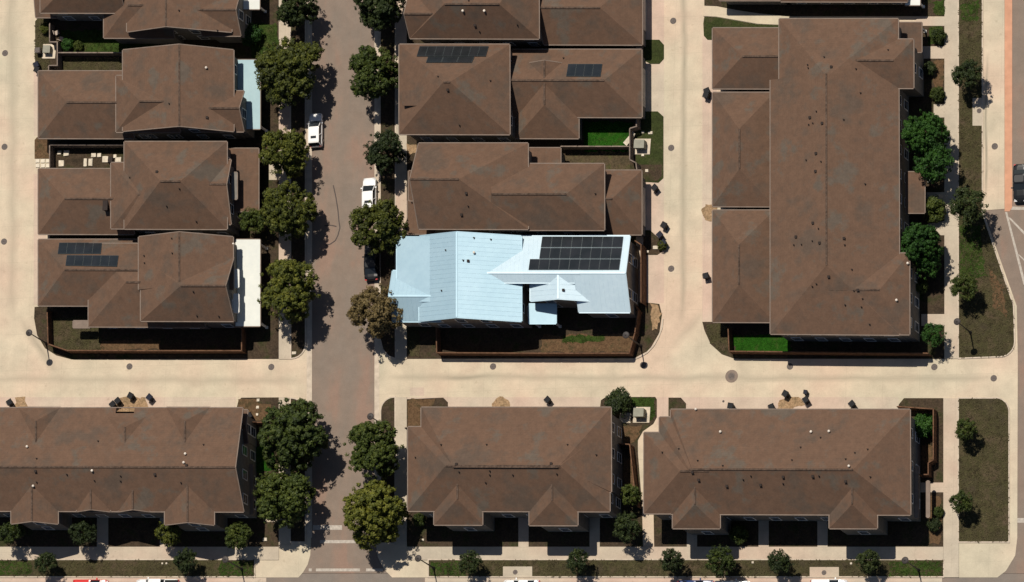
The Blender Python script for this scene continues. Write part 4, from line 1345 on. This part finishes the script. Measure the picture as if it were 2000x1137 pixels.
def make_car(label, u, v, heading, paint, style='suv', group=None, size=1.0):
    p = P(u, v, 0)
    root = thing('parked_car' if style != 'pickup' else 'pickup_truck', label, 'car' if style != 'pickup' else 'pickup', (p.x, p.y, 0.0), group)
    L, Wd = {'suv': (4.7, 1.88), 'sedan': (4.75, 1.84), 'pickup': (5.7, 1.98)}[style]
    hb, ht = {'suv': (0.98, 1.66), 'sedan': (0.90, 1.45), 'pickup': (1.05, 1.85)}[style]
    def mk(name, mat, fn, par=None, smooth=False):
        m = MB()
        fn(m)
        return m.build(name, mat, par or root, Vector((0, 0, 0)), smooth)
    f, r = L / 2, -L / 2
    def top(x, y):
        z = hb
        if x > f - 1.25:
            t = (x - (f - 1.25)) / 1.25
            z = hb - 0.02 - 0.20 * t * t
        if x < r + 0.3:
            z = hb - 0.08 * (r + 0.3 - x) / 0.3
        return z - 0.04 * (abs(y) / (Wd / 2)) ** 4
    def body(m):
        a = rrect(r, f, Wd, 0.42)
        b = rrect(r + 0.06, f - 0.05, Wd - 0.06, 0.42)
        c = rrect(r + 0.16, f - 0.16, Wd - 0.22, 0.40)
        loft(m, [(rrect(r + 0.08, f - 0.08, Wd - 0.16, 0.4), 0.24), (a, 0.42), (a, 0.62), (b, lambda x, y: top(x, y) - 0.09), (c, top)], False)
        # deck: strips from rear to front following the same profile
        xs = [r + 0.16 + (L - 0.32) * i / 14 for i in range(15)]
        def hw(x):
            e = min(x - (r + 0.16), (f - 0.16) - x)
            w = (Wd - 0.22) / 2
            return w if e > 0.4 else w - 0.4 + math.sqrt(max(0.0, 0.16 - (0.4 - e) ** 2))
        vs, fs = [], []
        for x in xs:
            w = hw(x)
            vs += [(x, -w, top(x, w)), (x, -w * 0.5, top(x, w * 0.5) + 0.012), (x, w * 0.5, top(x, w * 0.5) + 0.012), (x, w, top(x, w))]
        for i in range(14):
            for k in range(3):
                fs.append((i * 4 + k, i * 4 + 4 + k, i * 4 + 5 + k, i * 4 + 1 + k))
        m.add(vs, fs)
    bd = mk('body', paint, body, smooth=False)
    cb0, cb1 = {'suv': (r + 0.12, f - 1.12), 'sedan': (r + 0.75, f - 1.40), 'pickup': (r + 1.95, f - 1.35)}[style]     # glasshouse base
    ct0, ct1 = {'suv': (r + 0.45, f - 2.10), 'sedan': (r + 1.45, f - 2.2), 'pickup': (r + 2.2, f - 2.0)}[style]
    wb, wt = Wd - 0.20, Wd - 0.46
    def quad(m, pts, th=0.02):
        m.add(pts, [(0, 1, 2, 3)])
    z0, z1 = hb - 0.02, ht - 0.05
    B = [(cb0, -wb / 2, z0), (cb1, -wb / 2, z0), (cb1, wb / 2, z0), (cb0, wb / 2, z0)]
    T = [(ct0, -wt / 2, z1), (ct1, -wt / 2, z1), (ct1, wt / 2, z1), (ct0, wt / 2, z1)]
    mk('windshield', 'car_glass', lambda m: m.add([B[1], B[2], T[2], T[1]], [(0, 1, 2, 3)]), bd)
    mk('rear_window', 'car_glass', lambda m: m.add([B[3], B[0], T[0], T[3]], [(0, 1, 2, 3)]), bd)
    for i, j in ((0, 1), (2, 3)):
        mk('side_window', 'car_glass', lambda m: m.add([B[i], B[j], T[j], T[i]], [(0, 1, 2, 3)]), bd)
    xb, xt = (cb0 + cb1) / 2 - 0.1, (ct0 + ct1) / 2 - 0.1
    for lo, hi in list(zip(B, T)) + [((xb, s * wb / 2, z0), (xt, s * wt / 2, z1)) for s in (-1, 1)]:
        mk('pillar', paint, lambda m: m.tube([lo, hi], [0.055, 0.05], 6), bd)
    def roof(m):
        a = rrect(ct0 - 0.05, ct1 + 0.05, wt + 0.1, 0.22)
        c = rrect(ct0 + 0.12, ct1 - 0.12, wt - 0.2, 0.2)
        loft(m, [(a, z1 - 0.01), (a, z1 + 0.03), (c, z1 + 0.075)])
    rf = mk('roof', paint, roof)
    if style == 'suv':
        mk('sunroof', 'car_glass', lambda m: m.box(((ct0 + ct1) / 2 - 0.35, 0, z1 + 0.078), 0.36, 0.78, 0.012), rf)
    if style == 'pickup':
        def bedfn(m):
            x0, x1, w = r + 0.12, r + 1.85, Wd - 0.34
            m.box(((x0 + x1) / 2, 0, hb + 0.012), x1 - x0, w, 0.03)
        mk('truck_bed', 'rubber', bedfn)
    for s in (-1, 1):
        mk('headlight', 'light_lens', lambda m: m.box((f - 0.26, s * (Wd / 2 - 0.34), hb - 0.24), 0.34, 0.36, 0.12), bd)
        mk('tail_light', 'light_red', lambda m: m.box((r + 0.12, s * (Wd / 2 - 0.24), hb - 0.16), 0.16, 0.26, 0.14), bd)
        mk('wing_mirror', paint, lambda m: m.box((cb1 - 0.35, s * (Wd / 2 + 0.06), hb + 0.07), 0.16, 0.22, 0.14), bd)
        for x in (r + 0.95, f - 0.92):
            def tyre(m):
                y0, y1 = s * (Wd / 2 - 0.22), s * (Wd / 2 + 0.005)
                m.tube([(x, y0, 0.335), (x, y1, 0.335)], 0.335, 18)
            w = mk('wheel', 'rubber', tyre)
            mk('rim', 'rim', lambda m: m.tube([(x, s * (Wd / 2 + 0.004), 0.335), (x, s * (Wd / 2 + 0.018), 0.335)], 0.21, 14), w)
    root.rotation_euler = (0, 0, heading)
    root.scale = (size, size, size)
    return root

def street_dir(u, v0, v1):
    a, b = P(u, v0), P(u, v1)
    return math.atan2(b.y - a.y, b.x - a.x)
def cross_dir(v, u0, u1):
    a, b = P(u0, v), P(u1, v)
    return math.atan2(b.y - a.y, b.x - a.x)

GC = 'cars parked along the kerbs'
UPS = street_dir(660, 400, 200)
make_car('white car with a sunroof parked under the tree at the left kerb', 620, 257, UPS, 'car_white', 'suv', GC, 0.92)
make_car('white car with a black windshield parked at the right kerb', 725, 383, UPS, 'car_white', 'suv', GC, 0.92)
make_car('dark car hidden in tree shade left of the pale blue roof', 729, 514, UPS, 'car_black', 'sedan', GC)
make_car('black car cut off by the right edge', 1996, 360, street_dir(1990, 200, 400), 'car_black', 'sedan', GC)
HZ = cross_dir(1150, 100, 300)
make_car('red car cut off by the bottom edge', 181, 1149, HZ, 'car_red', 'suv', GC)
make_car('white pickup cut off by the bottom edge, right of the red car', 312, 1149, HZ + math.pi, 'car_white', 'pickup', GC)
make_car('white car cut off by the bottom edge below the first access pad', 1022, 1149, HZ + math.pi, 'car_white', 'sedan', GC)
make_car('dark blue car at the bottom edge below the green verge tree', 1362, 1150, HZ, 'car_blue', 'sedan', GC)
make_car('white car at the bottom edge just right of the dark blue car', 1432, 1151, HZ, 'car_white', 'sedan', GC)
make_car('cream white car cut off by the bottom edge below the second access pad', 1622, 1149, HZ, 'car_white', 'suv', GC)

# ------------------------------------------------------------------ wheelie bins
def bin_proto():
    r = bpy.data.objects.new('wheelie_bin', None)
    m = MB()
    lo = [(-.24, -.27), (.22, -.27), (.22, .27), (-.24, .27)]
    hi = [(-.30, -.33), (.30, -.33), (.30, .33), (-.30, .33)]
    m.add([(x, y, 0.08) for x, y in lo] + [(x, y, 0.98) for x, y in hi], [(3, 2, 1, 0), (4, 5, 6, 7), (0, 1, 5, 4), (1, 2, 6, 5), (2, 3, 7, 6), (3, 0, 4, 7)])
    lid = MB()
    lid.add([(-.36, -.36, .985), (.37, -.36, .985), (.37, .36, .985), (-.36, .36, .985), (-.34, -.33, 1.05), (.30, -.33, 1.10), (.30, .33, 1.10), (-.34, .33, 1.05)],
            [(3, 2, 1, 0), (4, 5, 6, 7), (0, 1, 5, 4), (1, 2, 6, 5), (2, 3, 7, 6), (3, 0, 4, 7)])
    h = MB()
    h.tube([(-.40, -.26, .98), (-.40, .26, .98)], 0.022, 6)
    wh = []
    for s in (-1, 1):
        w = MB()
        w.tube([(-.24, s * .27, .11), (-.24, s * .33, .11)], 0.11, 10)
        wh.append(w)
    return m, lid, h, wh
_bm, _bl, _bh, _bw = bin_proto()
BIN = {}
for mt in ('bin_plastic', 'bin_blue', 'iron'):
    BIN[mt] = [('body', _bm.mesh('body', mt)), ('lid', _bl.mesh('lid', mt)), ('handle', _bh.mesh('handle', 'rubber')), ('wheel', _bw[0].mesh('wheel', 'rubber')), ('wheel', _bw[1].mesh('wheel', 'rubber'))]

def wheelie(u, v, rot, label, mt='bin_plastic', s=1.0):
    p = P(u, v)
    r = thing('wheelie_bin', label, 'bin', (p.x, p.y, 0.03), 'bins left out along the alleys')
    r.rotation_euler = (0, 0, R(rot))
    r.scale = (s, s, s)
    for n, me in BIN[mt]:
        o = bpy.data.objects.new(n, me)
        COL.objects.link(o)
        o.parent = r
for a in [
  (1301, 443, 60, 'black bin standing out in the alley above the pair right of the solar roof'), (1293, 462, 40, 'dark blue bin right of the solar roof, upper of the touching pair', 'bin_blue'),
  (1300, 478, 50, 'dark blue bin right of the solar roof, lower of the touching pair', 'bin_blue'), (1283, 370, 45, 'lone black bin below the transformer bed at the alley'),
  (1385, 181, 20, 'black bin at the wall gap between the upper two garage wings'), (1383, 189, 70, 'second black bin at the wall gap between the upper two garage wings'),
  (1383, 542, 10, 'black bin against the lowest garage wing of the long row house'), (225, 793, 40, 'leftmost small bin of the row on the sandy patch, lower left'),
  (235, 786, 40, 'second bin of the row on the sandy patch, lower left'), (260, 776, 60, 'third bin of the row on the sandy patch, lower left'),
  (297, 779, 50, 'largest bin of the row on the sandy patch, lower left', 'bin_blue'), (24, 789, 30, 'single black bin at the lower left driveway'),
  (79, 102, 0, 'grey metal looking bin by the zigzag fence', 'iron'), (76, 130, 20, 'black bin by the corner of the zigzag fence', 'bin_blue'), (77, 139, 70, 'lower black bin touching the teal porch house'),
  (1074, 784, 45, 'black bin on the drive of the middle lower row house'), (1538, 772, 60, 'greenish black bin above the sandy patch, lower right'),
  (1578, 784, 30, 'round looking dark bin right of the sandy patch, lower right'), (1576, 768, 80, 'small bin standing above the round looking one', 'bin_blue', 0.7),
  (1511, 798, 20, 'black bin left of the sandy patch, lower right'), (1668, 792, 40, 'black bin on the far right drive of the wide row house'), (1431, 796, 80, 'dark bin at the wall of the wide row house, left drive'),
  (492, 815, 30, 'dark bin behind the lower left row house by the tree')]:
    wheelie(*a)

# ------------------------------------------------------------------ manhole covers
def manhole(u, v, label, d=0.8, collar=0.0):
    p = P(u, v)
    z = 0.024 if not (u > 1895 and v < 260) and v < 1090 else 0.126
    r = thing('manhole_cover', label, 'manhole', (p.x, p.y, z), 'round covers in the paving')
    m = MB()
    m.lathe((0, 0, 0), [(d / 2, -0.02), (d / 2, 0.012), (d / 2 - 0.06, 0.012), (d / 2 - 0.06, 0.006), (d / 2 - 0.09, 0.006), (d / 2 - 0.10, 0.013)], 20)
    m.build('lid', 'iron', r, Vector())
    k = MB()
    for a in range(0, 180, 45):
        k.box((0, 0, 0.015), d * 0.6, 0.03, 0.008, R(a))
    k.build('rib', 'iron', r, Vector())
    if collar:
        c = MB()
        c.lathe((0, 0, 0), [(collar, -0.02), (collar, 0.007), (d / 2, 0.007)], 24)
        c.build('collar', 'trim', r, Vector())
for a in [(10, 104, 'round dark cover in the left alley, topmost'), (9, 287, 'round dark cover in the left alley, middle one'), (8, 472, 'round dark cover in the left alley, lowest'),
   (253, 716, 'round cover in the alley below the corner house fence'), (530, 717, 'round cover in the alley near the street, left side'), (1315, 41, 'round cover in the right alley, topmost'),
   (1311, 289, 'round cover in the right alley beside the transformer bed'), (1311, 525, 'round cover in the right alley beside the big solar roof'), (963, 716, 'round cover in the alley below the white roof yard'),
   (1256, 713, 'round cover in the alley by the rounded soil corner'), (1429, 735, 'large cover with a pale ring collar in the alley crossing', 0.9, 0.8), (1543, 716, 'round cover half in the row house shadow, left one'),
   (1825, 717, 'round cover at the shadow end by the right sidewalk'), (1941, 739, 'round cover in the alley mouth at far right'), (1913, 217, 'small cover on the upper right access pad', 0.6),
   (1943, 286, 'round cover in the concrete lane at upper right'), (1007, 1118, 'small cover on the first bottom access pad', 0.6), (1610, 1119, 'small cover on the second bottom access pad', 0.6), (1413, 784, 'tiny cover on the drive of the wide row house', 0.3)]:
    manhole(*a)

# ------------------------------------------------------------------ street lamps
def lamp(u, v, label):
    p = P(u, v)
    r = thing('street_lamp', label, 'street lamp', (p.x, p.y, 0.05), 'street lamps')
    m = MB()
    m.lathe((0, 0, 0), [(0.22, 0), (0.22, 0.1), (0.14, 0.5), (0.10, 0.8), (0.075, 3.2), (0.06, 5.55)], 10)
    m.build('pole', 'lamp_metal', r, Vector())
    h = MB()
    h.lathe((0, 0, 5.5), [(0.10, 0), (0.16, 0.08), (0.40, 0.52), (0.44, 0.56), (0.36, 0.64), (0.10, 0.74), (0.04, 0.86)], 14)
    hd = h.build('lamp_head', 'lamp_metal', r, Vector())
    g = MB()
    g.lathe((0, 0, 5.5), [(0.12, 0.06), (0.18, 0.1), (0.385, 0.50), (0.35, 0.51)], 12)
    g.build('lamp_glass', 'lamp_glass', hd, Vector())
for u, v, lab in [(91, 671, 'street lamp at the rounded corner of the left alley'), (1896, 650, 'street lamp on the right verge grass above the alley mouth'), (755, 834, 'street lamp by the dark rounded bed at the street, lower middle'),
                  (848, 1110, 'street lamp on the bottom verge right of the crosswalk'), (473, 1112, 'street lamp on the bottom verge left of the crosswalk'), (1795, 1114, 'street lamp on the bottom verge at far right'),
                  (1252, 676, 'street lamp at the rounded soil corner below the white roofed house')]:
    lamp(u, v, lab)

# ------------------------------------------------------------------ utility boxes, stones, small yard things
def utility(u, v, label, w=1.25, d=1.0, h=1.2):
    p = P(u, v)
    rz = cross_dir(v, u, u + 100)
    r = thing('utility_box', label, 'utility box', (p.x, p.y, 0.08), 'transformer boxes on pads')
    m = MB(); m.box((0, 0, 0.06), w + 0.85, d + 0.95, 0.12); m.build('pad', 'pad', r, Vector())
    m = MB(); m.box((-0.05, 0.08, 0.12 + h * 0.45), w, d, h * 0.9); m.build('cabinet', 'box_green', r, Vector())
    m = MB(); m.box((-0.05, 0.08, 0.12 + h * 0.93), w + 0.06, d + 0.06, h * 0.06); m.build('lid', 'box_green', r, Vector())
    m = MB(); m.box((-0.05, 0.08 - d / 2 - 0.02, 0.12 + h * 0.45), 0.05, 0.03, 0.25); m.build('handle', 'iron', r, Vector())
    r.rotation_euler = (0, 0, rz)
utility(1255, 287, 'transformer box on a square pad in the green alley bed')
utility(1254, 811, 'transformer box on a pale pad near the curved garden path')
utility(97, 101, 'pale utility box tucked into the zigzag fence', 0.9, 0.9, 0.9)
utility(1222, 817, 'low pale utility pad under the dark round shrub', 0.6, 0.3, 0.5)

def stone(u, v, w, d, label, h=0.14, name='paving_stone', cat='stone', mat='paver', grp='pale stones set in the yards'):
    p = P(u, v)
    rnd = random.Random(int(u * 31 + v))
    m = MB()
    n = 8
    lo, hi = [], []
    for k in range(n):
        a = 2 * math.pi * k / n
        q = 1 / max(abs(math.cos(a)), abs(math.sin(a))) * rnd.uniform(0.86, 1.0)
        x, y = math.cos(a) * q * w / 2, math.sin(a) * q * d / 2
        lo.append((x, y, 0)); hi.append((x * 0.9, y * 0.9, h))
    m.add(lo + hi, [tuple(range(n - 1, -1, -1)), tuple(range(n, 2 * n))] + [(k, (k + 1) % n, n + (k + 1) % n, n + k) for k in range(n)])
    o = m.build(name, mat, None, Vector())
    o.location = (p.x, p.y, 0.085)
    tag(o, label, cat, grp)
for i, u in enumerate((74, 84.5, 94)):
    for j, v in enumerate((315, 324)):
        stone(u, v, 0.58, 0.5, '%s square paver of the pale grid by the left alley, %s row' % (('left', 'middle', 'right')[i], ('upper', 'lower')[j]), 0.05, 'paver', 'paver', 'paver', 'pale square pavers by the alley')
YS = [(117, 299, .55, .55, 'small pale stone at the upper left of the stone yard'), (131, 300, .8, .8, 'tilted pale slab at the top of the stone yard'), (121, 320, .8, .9, 'round pale stone at the lower left of the stone yard'),
      (168, 318, .5, 1.2, 'tall narrow stone in the middle of the stone yard'), (178, 318, .6, 1.1, 'pinkish stone beside the narrow one in the stone yard'), (207, 312, .9, .9, 'largest pale block of the stone yard'),
      (218, 314, .7, .8, 'dark round planter among the pale stones', .5), (232, 314, .9, .9, 'pale block at the right end of the stone yard'), (184, 304, .7, .55, 'flat stone at the back of the stone yard, left one'), (195, 304, .6, .55, 'flat stone at the back of the stone yard, right one'),
      (226, 306, .5, .5, 'little stone behind the right end block of the stone yard')]
for (u, v, w, d, lab, *hh) in YS:
    stone(u, v, w, d, lab, hh[0] if hh else 0.2, mat='pipe_dark' if hh else 'stone', name='planter' if hh else 'garden_stone')
for (u, v, w, d, lab) in [(1256, 303, .4, .4, 'pale stone below the transformer box by the alley'), (1264, 334, .45, .4, 'pale stone in the mulch below the transformer bed'), (1256, 259, .4, .3, 'small pale stone above the transformer box, left'),
      (1271, 260, .6, .4, 'pale stone above the transformer box, right'), (1281, 484, .8, .5, 'pale stone under the two dark blue bins'), (1266, 492, .3, .3, 'tiny pale stone at the edge of the bin bed'),
      (505, 782, .4, .4, 'round stepping stone behind the lower left row house, upper'), (504, 796, .4, .4, 'round stepping stone behind the lower left row house, middle'), (503, 810, .35, .35, 'round stepping stone behind the lower left row house, lowest'),
      (518, 1054, .6, .45, 'pale rock in the front corner bed by the big tree'), (575, 690, .6, .4, 'pale rock at the rounded end of the verge by the alley'), (827, 1055, .3, .3, 'tiny pale rock in the corner bed right of the crosswalk'),
      (478, 1086, .35, .5, 'pale post base at the edge of the lower left sidewalk'), (361, 1072, .3, .5, 'pale block on the lower left sidewalk edge'),
      (318, 1101, .25, .25, 'left one of two tiny pale caps in the bottom verge'), (326, 1101, .25, .25, 'right one of two tiny pale caps in the bottom verge'),
      (1471, 1099, .3, .3, 'tiny pale cap in the bottom verge at the wide row house'), (1663, 1101, .3, .3, 'tiny pale cap in the bottom verge right of the second pad')]:
    stone(u, v, w, d, lab, 0.12, 'garden_stone', 'stone', 'stone')

# lounge chair leaning on the fence of the bright green yard
p = P(1229, 276)
r = thing('garden_lounger', 'pale garden lounger in the corner of the bright green yard', 'lounger', (p.x, p.y, 0.09))
m = MB(); m.box((0, 0, 0.32), 1.25, 0.62, 0.07); m.build('seat', 'stone', r, Vector())
m = MB(); m.add([(0.62, -.31, .34), (0.62, .31, .34), (1.15, .31, .80), (1.15, -.31, .80), (0.66, -.31, .28), (0.66, .31, .28), (1.19, .31, .74), (1.19, -.31, .74)],
               [(0, 1, 2, 3), (7, 6, 5, 4), (0, 4, 5, 1), (1, 5, 6, 2), (2, 6, 7, 3), (3, 7, 4, 0)]); m.build('backrest', 'stone', r, Vector())
for x in (-.5, .5):
    for y in (-.25, .25):
        m = MB(); m.box((x, y, .15), .05, .05, .3); m.build('leg', 'trim_white', r, Vector())
r.rotation_euler = (0, 0, R(48))
# patio chairs in the shaded top left yard
for u, v, a, lab in [(114, 66, 20, 'pale patio chair in the dark top left yard, left one'), (122, 78, 70, 'pale patio chair in the dark top left yard, right one')]:
    p = P(u, v)
    r = thing('patio_chair', lab, 'chair', (p.x, p.y, 0.09), 'patio chairs')
    m = MB(); m.box((0, 0, .42), .55, .55, .06); m.build('seat', 'fabric', r, Vector())
    m = MB(); m.box((-.27, 0, .72), .06, .55, .6); m.build('backrest', 'fabric', r, Vector())
    for x in (-.24, .24):
        for y in (-.24, .24):
            m = MB(); m.box((x, y, .2), .05, .05, .4); m.build('leg', 'trim', r, Vector())
    r.rotation_euler = (0, 0, R(a))

# ------------------------------------------------------------------ grass tufts over the lawns: nobody could count them
def inside_poly(x, y, poly):
    c = False
    for i in range(len(poly)):
        (x0, y0), (x1, y1) = poly[i], poly[i - 1]
        if (y0 > y) != (y1 > y) and x < (x1 - x0) * (y - y0) / (y1 - y0) + x0:
            c = not c
    return c

PADS = [(980, 1104, 1043, 1130), (1579, 1105, 1642, 1130), (1897, 189, 1921, 249)]
def grass(polys, mat, per_area, size, label, z=0.1):
    rnd = random.Random(len(polys) + int(per_area * 1000))
    m = MB()
    for poly in polys:
        xs, ys = [p[0] for p in poly], [p[1] for p in poly]
        x0, x1, y0, y1 = max(-20, min(xs)), min(2020, max(xs)), max(-20, min(ys)), min(1140, max(ys))
        for _ in range(int(max(0, x1 - x0) * max(0, y1 - y0) * per_area)):
            u, v = rnd.uniform(x0, x1), rnd.uniform(y0, y1)
            if not inside_poly(u, v, poly) or any(a < u < c and b < v < d for a, b, c, d in PADS):
                continue
            p = P(u, v, z)
            for _k in range(5):
                a = rnd.uniform(0, 2 * math.pi)
                d = Vector((math.cos(a), math.sin(a), 0))
                q = Vector((-d.y, d.x, 0)) * size * 0.28
                h = size * rnd.uniform(0.6, 1.3)
                b = p + d * rnd.uniform(0, size * 0.4)
                k = len(m.v)
                m.v += [b - q, b + q, b + d * h * 0.8 + Vector((0, 0, h * 0.6))]
                m.f.append((k, k + 1, k + 2))
    o = m.build('grass', mat)
    o['kind'] = 'stuff'
    o['label'] = label
    o['category'] = 'grass'
plain('blade_dry', (0.075, 0.062, 0.032), 0.9, 0.1, 0, 0.5, 0.8)
plain('blade_green', (0.032, 0.050, 0.010), 0.9, 0.1, 0, 0.5, 0.8)
plain('blade_bright', (0.019, 0.078, 0.006), 0.9, 0.1, 0, 0.55, 1.2)
grass([p for p, mm in GRASSY if mm == 'lawn_bright'], 'blade_bright', 0.10, 0.15, 'short bright green grass of the small watered lawns')
grass([p for p, mm in GRASSY if mm == 'lawn_green'], 'blade_green', 0.05, 0.20, 'patchy green grass on the verges and lawns')
grass([p for p, mm in GRASSY if mm == 'lawn_dry'] + VERGES, 'blade_dry', 0.04, 0.20, 'dry brown grass on the verges')
